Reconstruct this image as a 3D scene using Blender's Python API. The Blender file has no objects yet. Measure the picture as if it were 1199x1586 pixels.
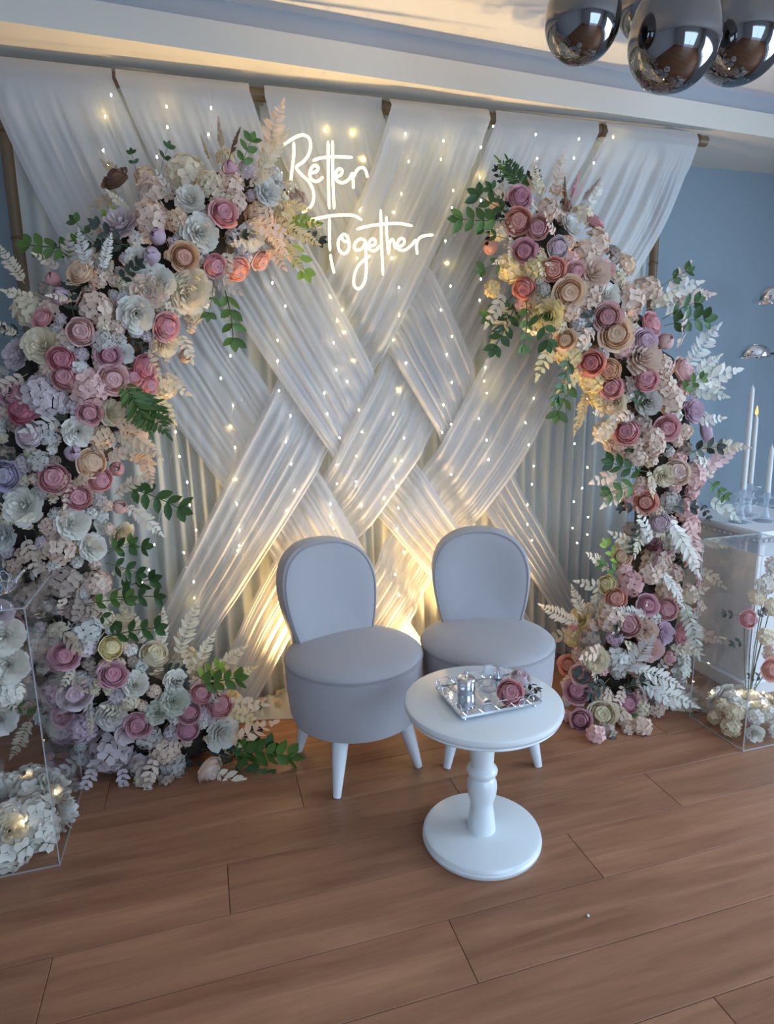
import bpy, math, random
import numpy as np
from mathutils import Vector, Matrix, Euler

# ------------------------------------------------------------------ camera
S = bpy.context.scene
COL = S.collection
FPX, PCX, PCY, CAMH = 980.0, 599.5, 793.0, 1.45
_p, _r, _w = math.radians(11.2), math.radians(1.15), math.radians(16.1)
FW = np.array([math.sin(_w) * math.cos(_p), math.cos(_w) * math.cos(_p), -math.sin(_p)])
_rt = np.array([math.cos(_w), -math.sin(_w), 0.0])
_up = np.cross(_rt, FW)
RT = _rt * math.cos(_r) - _up * math.sin(_r)
UP = _up * math.cos(_r) + _rt * math.sin(_r)
EYE = np.array([0.0, 0.0, CAMH])
cam_data = bpy.data.cameras.new('camera')
cam = bpy.data.objects.new('camera', cam_data)
COL.objects.link(cam)
m3 = Matrix((RT, UP, -FW)).transposed()
cam.matrix_world = Matrix.Translation(Vector(EYE)) @ m3.to_4x4()
cam_data.sensor_fit = 'HORIZONTAL'
cam_data.sensor_width = 36.0
cam_data.lens = 36.0 * FPX / 1199.0
cam_data.clip_start = 0.02
S.camera = cam


def ray(x, y):
    return FW + RT * (x - PCX) / FPX - UP * (y - PCY) / FPX


def onz(x, y, z=0.0):
    d = ray(x, y)
    return EYE + d * ((z - CAMH) / d[2])


def ony(x, y, Y):
    d = ray(x, y)
    return EYE + d * (Y / d[1])


def depth(P):
    return float((np.array(P) - EYE) @ FW)


# ------------------------------------------------------------------ world, lights, exposure
W = bpy.data.worlds.new('sky')
S.world = W
W.use_nodes = True
W.node_tree.nodes['Background'].inputs[0].default_value = (0.55, 0.72, 1.0, 1)
W.node_tree.nodes['Background'].inputs[1].default_value = 1.0
S.view_settings.view_transform = 'Standard'
S.view_settings.look = 'None'
S.view_settings.gamma = 1.0
S.view_settings.exposure = 0.68
S.view_settings.use_curve_mapping = False
try:
    S.cycles.use_denoising = True
    S.cycles.max_bounces = 6
    S.cycles.diffuse_bounces = 3
    S.cycles.use_adaptive_sampling = True
    S.cycles.adaptive_threshold = 0.06
    S.cycles.transparent_max_bounces = 14
    S.cycles.sample_clamp_indirect = 6.0
except Exception:
    pass


def area(name, loc, rot, sx, sy, energy, color):
    d = bpy.data.lights.new(name, 'AREA')
    d.shape = 'RECTANGLE'
    d.size, d.size_y, d.energy, d.color = sx, sy, energy, color
    o = bpy.data.objects.new(name, d)
    o.location = loc
    o.rotation_euler = rot
    COL.objects.link(o)
    return o


ROOM = dict(x0=-1.9, x1=4.1, y0=-2.4, y1=3.22, zb=2.63, zc=2.83)
# daylight through the window in the right wall and the balcony door behind the camera
area('window_daylight', (4.06, 0.35, 1.45), (0, math.radians(66), 0), 1.7, 2.3, 62, (0.60, 0.80, 1.0))
area('balcony_daylight', (1.55, -2.36, 1.2), (math.radians(66), 0, 0), 2.2, 2.1, 35, (0.50, 0.75, 1.0))

# ------------------------------------------------------------------ materials
MATS = {}


def srgb(r, g, b):
    f = lambda c: (c / 255 / 12.92) if c <= 10 else ((c / 255 + 0.055) / 1.055) ** 2.4
    return (f(r), f(g), f(b))


def mat(name, col, rough=0.6, metal=0.0, emit=None, estr=0.0, spec=0.5, sheen=0.0, vary=0.0, coat=0.0, noise=0.0, nscale=20.0, bump=0.0, transl=0.0):
    if name in MATS:
        return MATS[name]
    m = bpy.data.materials.new(name)
    m.use_nodes = True
    nt = m.node_tree
    b = nt.nodes['Principled BSDF']
    b.inputs['Base Color'].default_value = (*col, 1)
    b.inputs['Roughness'].default_value = rough
    b.inputs['Metallic'].default_value = metal
    b.inputs['Specular IOR Level'].default_value = spec
    b.inputs['Sheen Weight'].default_value = sheen
    b.inputs['Coat Weight'].default_value = coat
    if emit:
        b.inputs['Emission Color'].default_value = (*emit, 1)
        b.inputs['Emission Strength'].default_value = estr
    if vary or noise or bump:
        tc = nt.nodes.new('ShaderNodeTexCoord')
        nz = nt.nodes.new('ShaderNodeTexNoise')
        nz.inputs['Scale'].default_value = nscale
        nz.inputs['Detail'].default_value = 4
        nt.links.new(tc.outputs['Object'], nz.inputs['Vector'])
        hsv = nt.nodes.new('ShaderNodeHueSaturation')
        hsv.inputs['Color'].default_value = (*col, 1)
        oi = nt.nodes.new('ShaderNodeObjectInfo')
        ma = nt.nodes.new('ShaderNodeMath'); ma.operation = 'MULTIPLY_ADD'
        nt.links.new(oi.outputs['Random'], ma.inputs[0])
        ma.inputs[1].default_value = vary; ma.inputs[2].default_value = 1 - vary / 2
        mb = nt.nodes.new('ShaderNodeMath'); mb.operation = 'MULTIPLY_ADD'
        nt.links.new(nz.outputs['Fac'], mb.inputs[0])
        mb.inputs[1].default_value = noise; mb.inputs[2].default_value = -noise / 2
        mc = nt.nodes.new('ShaderNodeMath'); mc.operation = 'ADD'
        nt.links.new(ma.outputs[0], mc.inputs[0]); nt.links.new(mb.outputs[0], mc.inputs[1])
        nt.links.new(mc.outputs[0], hsv.inputs['Value'])
        nt.links.new(hsv.outputs[0], b.inputs['Base Color'])
        if bump:
            bp = nt.nodes.new('ShaderNodeBump')
            bp.inputs['Strength'].default_value = bump
            bp.inputs['Distance'].default_value = 0.01
            nt.links.new(nz.outputs['Fac'], bp.inputs['Height'])
            nt.links.new(bp.outputs[0], b.inputs['Normal'])
    if transl:
        out = nt.nodes['Material Output']
        tr = nt.nodes.new('ShaderNodeBsdfTranslucent')
        tr.inputs[0].default_value = (*col, 1)
        mx = nt.nodes.new('ShaderNodeMixShader'); mx.inputs[0].default_value = transl
        nt.links.new(b.outputs[0], mx.inputs[1]); nt.links.new(tr.outputs[0], mx.inputs[2])
        nt.links.new(mx.outputs[0], out.inputs[0])
    MATS[name] = m
    return m


def mat_sheer(name, col, amin, amax, transl=0.45):
    """sheer voile: the woven density (vertex attribute, where cloth is gathered double) sets how much shows through"""
    m = bpy.data.materials.new(name); m.use_nodes = True
    nt = m.node_tree; nt.nodes.clear()
    out = nt.nodes.new('ShaderNodeOutputMaterial')
    df = nt.nodes.new('ShaderNodeBsdfDiffuse'); df.inputs[0].default_value = (*col, 1)
    tr = nt.nodes.new('ShaderNodeBsdfTranslucent'); tr.inputs[0].default_value = (*col, 1)
    mx = nt.nodes.new('ShaderNodeMixShader'); mx.inputs[0].default_value = transl
    nt.links.new(df.outputs[0], mx.inputs[1]); nt.links.new(tr.outputs[0], mx.inputs[2])
    tp = nt.nodes.new('ShaderNodeBsdfTransparent')
    at = nt.nodes.new('ShaderNodeAttribute'); at.attribute_name = 'density'
    mr = nt.nodes.new('ShaderNodeMapRange')
    mr.inputs['To Min'].default_value = amin; mr.inputs['To Max'].default_value = amax
    nt.links.new(at.outputs['Fac'], mr.inputs['Value'])
    mo = nt.nodes.new('ShaderNodeMixShader')
    nt.links.new(mr.outputs[0], mo.inputs[0])
    nt.links.new(tp.outputs[0], mo.inputs[1]); nt.links.new(mx.outputs[0], mo.inputs[2])
    nt.links.new(mo.outputs[0], out.inputs[0])
    return m


def mat_clear(name, tint=(1, 1, 1), gloss=0.06, rough=0.02, milky=0.0):
    """thin clear acrylic or glass sheet: lets light straight through, mirrors a little by Fresnel"""
    m = bpy.data.materials.new(name); m.use_nodes = True
    nt = m.node_tree; nt.nodes.clear()
    out = nt.nodes.new('ShaderNodeOutputMaterial')
    tp = nt.nodes.new('ShaderNodeBsdfTransparent'); tp.inputs[0].default_value = (*tint, 1)
    gl = nt.nodes.new('ShaderNodeBsdfGlossy'); gl.inputs['Roughness'].default_value = rough
    lw = nt.nodes.new('ShaderNodeLayerWeight'); lw.inputs[0].default_value = 0.5
    pw = nt.nodes.new('ShaderNodeMath'); pw.operation = 'POWER'; pw.inputs[1].default_value = 5.0
    fr = nt.nodes.new('ShaderNodeMath'); fr.operation = 'MULTIPLY_ADD'; fr.inputs[1].default_value = 0.7; fr.inputs[2].default_value = 0.035
    nt.links.new(lw.outputs['Facing'], pw.inputs[0]); nt.links.new(pw.outputs[0], fr.inputs[0])
    mx = nt.nodes.new('ShaderNodeMixShader')
    nt.links.new(fr.outputs[0], mx.inputs[0])
    nt.links.new(tp.outputs[0], mx.inputs[1]); nt.links.new(gl.outputs[0], mx.inputs[2])
    last = mx
    if milky:
        df = nt.nodes.new('ShaderNodeBsdfDiffuse'); df.inputs[0].default_value = (0.85, 0.88, 0.9, 1)
        m2 = nt.nodes.new('ShaderNodeMixShader'); m2.inputs[0].default_value = milky
        nt.links.new(mx.outputs[0], m2.inputs[1]); nt.links.new(df.outputs[0], m2.inputs[2])
        last = m2
    nt.links.new(last.outputs[0], out.inputs[0])
    return m


def mat_wood():
    m = bpy.data.materials.new('oak_laminate'); m.use_nodes = True
    nt = m.node_tree; b = nt.nodes['Principled BSDF']
    tc = nt.nodes.new('ShaderNodeTexCoord'); oi = nt.nodes.new('ShaderNodeObjectInfo')
    va = nt.nodes.new('ShaderNodeVectorMath'); va.operation = 'MULTIPLY_ADD'
    cb = nt.nodes.new('ShaderNodeCombineXYZ')
    rm = nt.nodes.new('ShaderNodeMath'); rm.operation = 'MULTIPLY'; rm.inputs[1].default_value = 37.0
    nt.links.new(oi.outputs['Random'], rm.inputs[0])
    nt.links.new(rm.outputs[0], cb.inputs[0]); nt.links.new(rm.outputs[0], cb.inputs[2])
    nt.links.new(tc.outputs['Object'], va.inputs[0]); va.inputs[1].default_value = (1.1, 11.0, 1.0)
    nt.links.new(cb.outputs[0], va.inputs[2])
    n1 = nt.nodes.new('ShaderNodeTexNoise'); n1.inputs['Scale'].default_value = 1.6; n1.inputs['Detail'].default_value = 7
    n1.inputs['Roughness'].default_value = 0.62; n1.inputs['Distortion'].default_value = 0.5
    nt.links.new(va.outputs[0], n1.inputs['Vector'])
    vb = nt.nodes.new('ShaderNodeVectorMath'); vb.operation = 'MULTIPLY'; vb.inputs[1].default_value = (3.0, 9.0, 1.0)
    nt.links.new(va.outputs[0], vb.inputs[0])
    n2 = nt.nodes.new('ShaderNodeTexNoise'); n2.inputs['Scale'].default_value = 2.5; n2.inputs['Detail'].default_value = 3
    nt.links.new(vb.outputs[0], n2.inputs['Vector'])
    cr = nt.nodes.new('ShaderNodeValToRGB')
    e = cr.color_ramp.elements
    e[0].position = 0.30; e[0].color = (*srgb(134, 90, 66), 1)
    e[1].position = 0.72; e[1].color = (*srgb(174, 126, 96), 1)
    nt.links.new(n1.outputs['Fac'], cr.inputs[0])
    hs = nt.nodes.new('ShaderNodeHueSaturation')
    mv = nt.nodes.new('ShaderNodeMath'); mv.operation = 'MULTIPLY_ADD'; mv.inputs[1].default_value = 0.22; mv.inputs[2].default_value = 0.80
    nt.links.new(oi.outputs['Random'], mv.inputs[0])
    mw = nt.nodes.new('ShaderNodeMath'); mw.operation = 'MULTIPLY_ADD'; mw.inputs[1].default_value = 0.22
    nt.links.new(n2.outputs['Fac'], mw.inputs[0]); nt.links.new(mv.outputs[0], mw.inputs[2])
    nt.links.new(mw.outputs[0], hs.inputs['Value']); nt.links.new(cr.outputs[0], hs.inputs['Color'])
    nt.links.new(hs.outputs[0], b.inputs['Base Color'])
    b.inputs['Roughness'].default_value = 0.42
    b.inputs['Specular IOR Level'].default_value = 0.4
    bp = nt.nodes.new('ShaderNodeBump'); bp.inputs['Strength'].default_value = 0.12; bp.inputs['Distance'].default_value = 0.002
    nt.links.new(n2.outputs['Fac'], bp.inputs['Height']); nt.links.new(bp.outputs[0], b.inputs['Normal'])
    return m


# ------------------------------------------------------------------ mesh helpers
class MB:
    def __init__(s):
        s.v = []; s.f = []

    def add(s, verts, faces, M=None):
        n = len(s.v)
        if M is not None:
            verts = [tuple(M @ Vector(v)) for v in verts]
        s.v += [tuple(map(float, v)) for v in verts]
        s.f += [tuple(i + n for i in f) for f in faces]
        return s

    def box(s, a, b, M=None, bev=0.0):
        x0, y0, z0 = a; x1, y1, z1 = b
        if bev <= 0:
            v = [(x0, y0, z0), (x1, y0, z0), (x1, y1, z0), (x0, y1, z0), (x0, y0, z1), (x1, y0, z1), (x1, y1, z1), (x0, y1, z1)]
            f = [(0, 3, 2, 1), (4, 5, 6, 7), (0, 1, 5, 4), (1, 2, 6, 5), (2, 3, 7, 6), (3, 0, 4, 7)]
            return s.add(v, f, M)
        c = bev
        v = []; f = []
        for z, i in ((z0, c), (z0 + c, 0), (z1 - c, 0), (z1, c)):
            v += [(x0 + c, y0 + i, z), (x1 - c, y0 + i, z), (x1 - i, y0 + c, z), (x1 - i, y1 - c, z), (x1 - c, y1 - i, z), (x0 + c, y1 - i, z), (x0 + i, y1 - c, z), (x0 + i, y0 + c, z)]
        f.append(tuple(range(7, -1, -1))); f.append(tuple(range(24, 32)))
        for k in range(3):
            for j in range(8):
                f.append((k * 8 + j, k * 8 + (j + 1) % 8, k * 8 + 8 + (j + 1) % 8, k * 8 + 8 + j))
        return s.add(v, f, M)

    def lathe(s, prof, n=32, M=None, cap=True):
        v = []; f = []
        for r, z in prof:
            for k in range(n):
                a = 2 * math.pi * k / n
                v.append((r * math.cos(a), r * math.sin(a), z))
        for i in range(len(prof) - 1):
            for k in range(n):
                f.append((i * n + k, i * n + (k + 1) % n, (i + 1) * n + (k + 1) % n, (i + 1) * n + k))
        if cap:
            f.append(tuple(range(n - 1, -1, -1)))
            f.append(tuple(range((len(prof) - 1) * n, len(prof) * n)))
        return s.add(v, f, M)

    def tube(s, pts, rad, n=8, M=None, cap=True):
        P = [Vector(p) for p in pts]
        if not hasattr(rad, '__len__'):
            rad = [rad] * len(P)
        v = []; f = []
        prev = None
        for i, p in enumerate(P):
            t = (P[min(i + 1, len(P) - 1)] - P[max(i - 1, 0)])
            if t.length < 1e-9:
                t = Vector((0, 0, 1))
            t.normalize()
            if prev is None:
                a = t.orthogonal().normalized()
            else:
                a = (prev - t * prev.dot(t))
                a = a.normalized() if a.length > 1e-6 else t.orthogonal().normalized()
            prev = a
            b = t.cross(a)
            for k in range(n):
                w = 2 * math.pi * k / n
                v.append(tuple(p + (a * math.cos(w) + b * math.sin(w)) * rad[i]))
        for i in range(len(P) - 1):
            for k in range(n):
                f.append((i * n + k, i * n + (k + 1) % n, (i + 1) * n + (k + 1) % n, (i + 1) * n + k))
        if cap:
            f.append(tuple(range(n - 1, -1, -1)))
            f.append(tuple(range((len(P) - 1) * n, len(P) * n)))
        return s.add(v, f, M)

    def mesh(s, name, m=None, smooth=True):
        me = bpy.data.meshes.new(name)
        me.from_pydata(s.v, [], s.f)
        if m is not None:
            me.materials.append(m)
        if smooth:
            me.polygons.foreach_set('use_smooth', [True] * len(me.polygons))
            try:
                if smooth != 'all':
                    me.set_sharp_from_angle(angle=math.radians(38))
            except Exception:
                pass
        me.update()
        return me


def put(name, me, parent=None, M=None, m=None):
    o = bpy.data.objects.new(name, me)
    COL.objects.link(o)
    if parent is not None:
        o.parent = parent
    if M is not None:
        o.matrix_basis = M
    if m is not None:
        o.material_slots[0].link = 'OBJECT'
        o.material_slots[0].material = m
    return o


def part(name, mb, m, parent=None, smooth=True, M=None):
    return put(name, mb.mesh(name, m, smooth), parent, M)


def empty(name, loc=(0, 0, 0), rz=0.0):
    o = bpy.data.objects.new(name, None)
    COL.objects.link(o)
    o.location = loc
    o.rotation_euler = (0, 0, rz)
    o.empty_display_size = 0.05
    return o


def tag(o, label=None, cat=None, group=None, kind=None):
    for k, v in (('label', label), ('category', cat), ('group', group), ('kind', kind)):
        if v:
            o[k] = v
    return o


def struct(o, label=None):
    o['kind'] = 'structure'
    if label:
        o['label'] = label
    return o


def T(x, y, z):
    return Matrix.Translation((x, y, z))


def crom(P, n):
    """Catmull-Rom resample of a polyline to n points, even in length"""
    P = [np.array(p, float) for p in P]
    Q = [2 * P[0] - P[1]] + P + [2 * P[-1] - P[-2]]
    out = []
    for i in range(1, len(Q) - 2):
        for k in range(12):
            t = k / 12
            a, b, c, d = Q[i - 1], Q[i], Q[i + 1], Q[i + 2]
            out.append(0.5 * (2 * b + (c - a) * t + (2 * a - 5 * b + 4 * c - d) * t * t + (3 * b - a - 3 * c + d) * t ** 3))
    out.append(P[-1])
    out = np.array(out)
    L = np.r_[0, np.cumsum(np.linalg.norm(np.diff(out, axis=0), axis=1))]
    u = np.linspace(0, L[-1], n)
    return np.stack([np.interp(u, L, out[:, k]) for k in range(out.shape[1])], 1)


# ================================================================== SETTING
R = ROOM
wall_paint = mat('grey_blue_paint', srgb(142, 158, 170), 0.75, noise=0.05, nscale=3)
wall_side_paint = mat('pale_grey_paint', srgb(205, 207, 212), 0.8)
ceil_paint = mat('white_ceiling_paint', srgb(228, 228, 230), 0.8)
recess_shade_paint = mat('painted_recess_shade', srgb(176, 180, 188), 0.8)  # darker grey puts the shade of the set-back band into its paint
wood = mat_wood()

# floor: a sub-floor slab and every plank
fl = part('floor', MB().box((R['x0'], R['y0'], -0.06), (R['x1'], R['y1'], -0.012)), mat('dark_underlay', (0.03, 0.02, 0.015), 0.9), smooth=False)
struct(fl, 'brown oak laminate floor laid in long planks parallel to the backdrop')
PW, PL = 0.2, 1.53
plank_me = MB().box((-PL / 2 + 0.0008, -PW / 2 + 0.0008, -0.012), (PL / 2 - 0.0008, PW / 2 - 0.0008, 0.0), bev=0.0012).mesh('plank', wood, smooth=False)
JOINT = {0.7: 0.42, 0.9: 1.078, 1.1: 1.60, 1.3: 0.557, 1.5: 1.055, 1.7: -0.022, 1.9: 0.80, 2.1: 0.25, 2.3: 1.10, 2.5: -0.3, 2.7: 0.6, 2.9: 0.1}
row = 0
y = R['y0'] + 0.1
rng = random.Random(5)
while y < R['y1']:
    key = round(round((y - 0.1) / 0.2) * 0.2 + 0.1, 1)
    y = key
    j = JOINT.get(key, rng.uniform(0, PL))
    x = j - PL * math.ceil((j - R['x0']) / PL) + PL / 2
    while x - PL / 2 < R['x1']:
        if x + PL / 2 > -1.9:
            put('plank', plank_me, fl, T(x, y, 0))
        x += PL
    y += 0.2


def wall(name, a, b, m, label=None):
    return struct(part(name, MB().box(a, b), m, smooth=False), label)


wb = wall('wall_back', (R['x0'] - .1, R['y1'], -0.06), (R['x1'] + .1, R['y1'] + 0.1, 2.9), wall_paint, 'plain grey blue wall behind the drape backdrop')
wall('wall_left', (R['x0'] - .1, R['y0'], -0.06), (R['x0'], R['y1'], 2.9), wall_side_paint)
part('wall_right', MB().box((R['x1'], R['y0'], -0.06), (R['x1'] + .1, -0.85, 2.9)).box((R['x1'], 1.55, -0.06), (R['x1'] + .1, R['y1'], 2.9))
     .box((R['x1'], -0.85, -0.06), (R['x1'] + .1, 1.55, 0.55)).box((R['x1'], -0.85, 2.35), (R['x1'] + .1, 1.55, 2.9)), wall_side_paint, smooth=False)['kind'] = 'structure'
part('wall_front', MB().box((R['x0'], R['y0'] - .1, -0.06), (0.4, R['y0'], 2.9)).box((2.7, R['y0'] - .1, -0.06), (R['x1'], R['y0'], 2.9))
     .box((0.4, R['y0'] - .1, 2.3), (2.7, R['y0'], 2.9)), wall_side_paint, smooth=False)['kind'] = 'structure'
# window and balcony door frames (out of the photograph, the daylight comes through them)
fr_m = mat('white_frame', (0.8, 0.8, 0.8), 0.4)
w1 = part('window_1', MB().box((4.1, -0.85, 0.55), (4.18, -0.77, 2.35)).box((4.1, 1.47, 0.55), (4.18, 1.55, 2.35)).box((4.1, -0.77, 0.55), (4.18, 1.47, 0.63))
          .box((4.1, -0.77, 2.27), (4.18, 1.47, 2.35)).box((4.12, 0.32, 0.63), (4.17, 0.38, 2.27)), fr_m, smooth=False)
struct(w1)
d1 = part('door_1', MB().box((0.4, -2.5, 0), (0.48, -2.42, 2.3)).box((2.62, -2.5, 0), (2.7, -2.42, 2.3)).box((0.48, -2.5, 2.22), (2.62, -2.42, 2.3))
          .box((1.52, -2.49, 0), (1.58, -2.43, 2.22)), fr_m, smooth=False)
struct(d1)
# ceiling: high centre field, recessed band, dropped soffit along the back wall
fY = lambda x: 2.59 + 0.064 * x


def prism(y_at_front, y_back, z0, z1):
    xa, xb = R['x0'] - .1, R['x1'] + .1
    v = []
    for xx in (xa, xb):
        v += [(xx, y_at_front(xx), z0), (xx, y_back, z0), (xx, y_back, z1), (xx, y_at_front(xx), z1)]
    return MB().add(v, [(0, 1, 5, 4), (1, 2, 6, 5), (2, 3, 7, 6), (3, 0, 4, 7), (3, 2, 1, 0), (4, 5, 6, 7)])


struct(part('ceiling', MB().box((R['x0'] - .1, R['y0'] - .1, R['zc']), (R['x1'] + .1, R['y1'], R['zc'] + .07)), ceil_paint, smooth=False), 'white raised centre of the ceiling with warm light on it')
struct(part('trim_1', prism(fY, R['y1'], R['zb'], 2.735), mat('warm_white_soffit_paint', srgb(222, 216, 206), 0.8), smooth=False), 'white dropped soffit along the back wall')
struct(part('trim_2', prism(lambda x: fY(x) + 0.05, R['y1'], 2.735, R['zc']), recess_shade_paint, smooth=False), 'set-back band above the soffit with its shade painted in grey')
struct(part('baseboard_back', MB().box((R['x0'], R['y1'] - 0.015, 0), (R['x1'], R['y1'], 0.09)), fr_m, smooth=False), 'white baseboard along the back wall')

# ================================================================== BACKDROP FRAME
YB = 2.715
bamboo = mat('bronzed_bamboo', srgb(104, 86, 64), 0.42, noise=0.3, nscale=14)
bamboo_d = mat('bamboo_node', srgb(92, 70, 44), 0.5)
frm = empty('backdrop_frame', (0.9, 2.75, 0))
tag(frm, 'bamboo pole frame with a horizontal top rod carrying the white drapes', 'frame')
rod = part('top_rod', MB().tube([(-1.55, 0, 2.572), (1.52, 0, 2.572)], 0.024, 14), bamboo, frm)
for xx in (-1.5, -1.12, -0.66, -0.09, 0.42, 0.94, 1.47):
    part('node_ring', MB().lathe([(0.024, -0.006), (0.0275, -0.003), (0.0275, 0.003), (0.024, 0.006)], 14, T(xx, 0, 2.572) @ Matrix.Rotation(math.pi / 2, 4, 'Y'), cap=False), bamboo_d, rod)
for xx in (-1.505, 1.30):
    po = part('post', MB().tube([(xx, 0.045, 0), (xx, 0.045, 1.2), (xx, 0.045, 2.56)], 0.0205, 14), bamboo, frm)
    for zz in (0.35, 0.8, 1.25, 1.66, 2.02, 2.38):
        part('node_ring', MB().lathe([(0.0205, -0.006), (0.024, -0.003), (0.024, 0.003), (0.0205, 0.006)], 14, T(xx, 0.045, zz), cap=False), bamboo_d, po)
    part('foot_plate', MB().box((xx - 0.12, -0.10, 0), (xx + 0.12, 0.19, 0.008)), bamboo_d, frm, smooth=False)

# ================================================================== DRAPES
voile = mat_sheer('white_voile', srgb(234, 234, 236), 0.74, 1.0, 0.38)
voile_back = mat_sheer('white_voile_lining', srgb(232, 232, 224), 0.78, 0.95, 0.22)


def cloth(name, G, D, m):
    """G: (nt, nu, 3) grid, D: density"""
    nt_, nu_ = G.shape[:2]
    f = [(i * nu_ + j, i * nu_ + j + 1, (i + 1) * nu_ + j + 1, (i + 1) * nu_ + j) for i in range(nt_ - 1) for j in range(nu_ - 1)]
    me = bpy.data.meshes.new(name)
    me.from_pydata([tuple(p) for p in G.reshape(-1, 3)], [], f)
    me.materials.append(m)
    me.polygons.foreach_set('use_smooth', [True] * len(f))
    a = me.attributes.new('density', 'FLOAT', 'POINT')
    a.data.foreach_set('value', np.clip(D, 0, 1).reshape(-1).astype(np.float32))
    me.update()
    return put(name, me)


def pleats(rs, nu_, n, sharp=2.2):
    """irregular folds across the cloth: returns (relief -1..1, density 0..1)"""
    u = np.linspace(0, 1, nu_)
    c = np.cumsum(rs.uniform(0.5, 1.5, n)); c = c / c[-1]
    ph = np.interp(u, np.r_[0, c], np.arange(n + 1))
    rel = np.cos(2 * np.pi * ph)
    den = (0.5 + 0.5 * np.cos(2 * np.pi * ph + 0.9)) ** sharp
    return rel, den


SEG = {
    1: ([(-20, 108), (0, 185), (82, 350), (170, 500), (265, 647), (342, 752), (415, 855), (500, 975), (570, 1070)],
        [(174, 122), (222, 230), (290, 375), (360, 517), (417, 602), (495, 732), (575, 870), (650, 985), (700, 1060)]),
    2: ([(180, 123), (226, 228), (300, 375), (372, 500), (515, 707), (590, 805), (675, 905), (760, 1010)],
        [(386, 145), (430, 270), (477, 383), (505, 432), (582, 582), (645, 715), (715, 822), (800, 930), (850, 1000)]),
    3: ([(410, 150), (440, 250), (520, 400), (601, 545), (687, 687), (752, 790), (845, 925), (900, 1020)],
        [(592, 166), (625, 290), (665, 410), (697, 482), (732, 565), (794, 720), (836, 805), (880, 893), (935, 1010)]),
    4: ([(603, 168), (575, 260), (520, 390), (470, 500), (425, 600), (345, 755), (242, 965), (215, 1020)],
        [(757, 187), (720, 290), (660, 420), (600, 540), (550, 630), (507, 705), (445, 805), (320, 1000), (300, 1040)]),
    5: ([(768, 188), (730, 290), (677, 400), (640, 470), (600, 545), (517, 707), (490, 760), (415, 890), (360, 1000), (322, 1080)],
        [(927, 206), (880, 300), (800, 430), (740, 550), (675, 670), (562, 830), (470, 960), (430, 1030), (395, 1090)]),
    6: ([(938, 206), (870, 340), (800, 470), (735, 585), (682, 685), (640, 760), (582, 870), (520, 970)],
        [(1078, 222), (1040, 330), (990, 420), (920, 530), (860, 617), (802, 720), (720, 830), (640, 950), (600, 1010)]),
}
OVER = {(1, 4): -1, (1, 5): 1, (1, 6): -1, (2, 4): 1, (2, 5): -1, (2, 6): 1, (3, 4): -1, (3, 5): 1, (3, 6): -1}
NT, NU = 72, 110
edges = {k: (crom([ony(*p, YB) for p in a], NT), crom([ony(*p, YB) for p in b], NT)) for k, (a, b) in SEG.items()}
mid = {k: (a + b) / 2 for k, (a, b) in edges.items()}
SEG_LABEL = {1: 'sheer white drape from the far left end of the rod, sweeping down to the right',
             2: 'sheer white drape second from the left, crossing down behind the left flower arch tip',
             3: 'sheer white drape behind the neon sign, sweeping down to the right chair',
             4: 'sheer white drape right of the neon word Better, crossing down to the lower left',
             5: 'sheer white drape above the right flower arch tip, crossing down left behind the left chair',
             6: 'sheer white drape from the right end of the rod, crossing down left behind the chairs'}
for k in SEG:
    rs = np.random.RandomState(100 + k)
    A, B = edges[k]
    t = np.linspace(0, 1, NT)
    # over or under: every point follows the crossing panel whose centre line is nearest
    u0 = np.linspace(0, 1, NU)
    flat = A[:, None] + (B - A)[:, None] * u0[None, :, None]
    num = np.zeros((NT, NU)); wsum = np.full((NT, NU), 1e-12)
    for (i, j), sg in OVER.items():
        if k not in (i, j):
            continue
        o_ = j if k == i else i
        sg = sg if k == i else -sg
        d2 = ((flat[:, :, None, ::2] - mid[o_][None, None, :, ::2]) ** 2).sum(3).min(2)
        w_ = np.exp(-d2 / 0.010) + 1e-9
        num += -sg * w_; wsum += w_
    off = 0.024 * num / wsum
    u = np.linspace(0, 1, NU)
    rel, den = pleats(rs, NU, 6)
    rel2, den2 = pleats(rs, NU, 13, 7.0)
    G = np.zeros((NT, NU, 3)); D = np.zeros((NT, NU))
    for i in range(NT):
        ti = t[i]
        amp = (0.0065 + 0.0055 * max(0.0, 1 - ti / 0.4)) * min(1, max(0.0, (ti - 0.02) / 0.08))
        sh = 0.02 * math.sin(5 * ti + k) * np.sin(np.pi * u)
        uu = np.clip(u + sh, 0, 1)
        G[i] = A[i] + (B[i] - A[i]) * uu[:, None]
        r_ = rel * (0.7 + 0.3 * math.cos(4 * ti + k)) + 0.35 * rel2
        G[i, :, 1] += off[i] + amp * r_ - (0.012 if ti < 0.05 else 0)
        hem = np.exp(-(u / 0.028) ** 4) + np.exp(-((1 - u) / 0.028) ** 4)
        q = min(1, max(0, (ti - 0.03) / 0.05))
        D[i] = 0.30 * (1 - q) * 2 + q * (0.05 + 0.35 * den + 0.6 * den2 * (0.55 + 0.45 * math.sin(9 * ti + 3 * k)) + 1.0 * hem)
    # heading wraps over the rod
    head = G[0].copy()[None].repeat(4, 0)
    for n_, (dy, dz) in enumerate(((0.062, -0.03), (0.062, 0.012), (0.03, 0.030), (0.004, 0.022))):
        head[n_, :, 1] = 2.716 + dy - 0.004; head[n_, :, 2] = 2.572 + dz
    G[0, :, 2] = np.minimum(G[0, :, 2], 2.572)
    G = np.concatenate([head, G]); D = np.concatenate([np.full((4, NU), 0.55), D])
    o = cloth('drape_panel', G, D, voile)
    tag(o, SEG_LABEL[k], 'drape', 'crossed drape panels')

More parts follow.
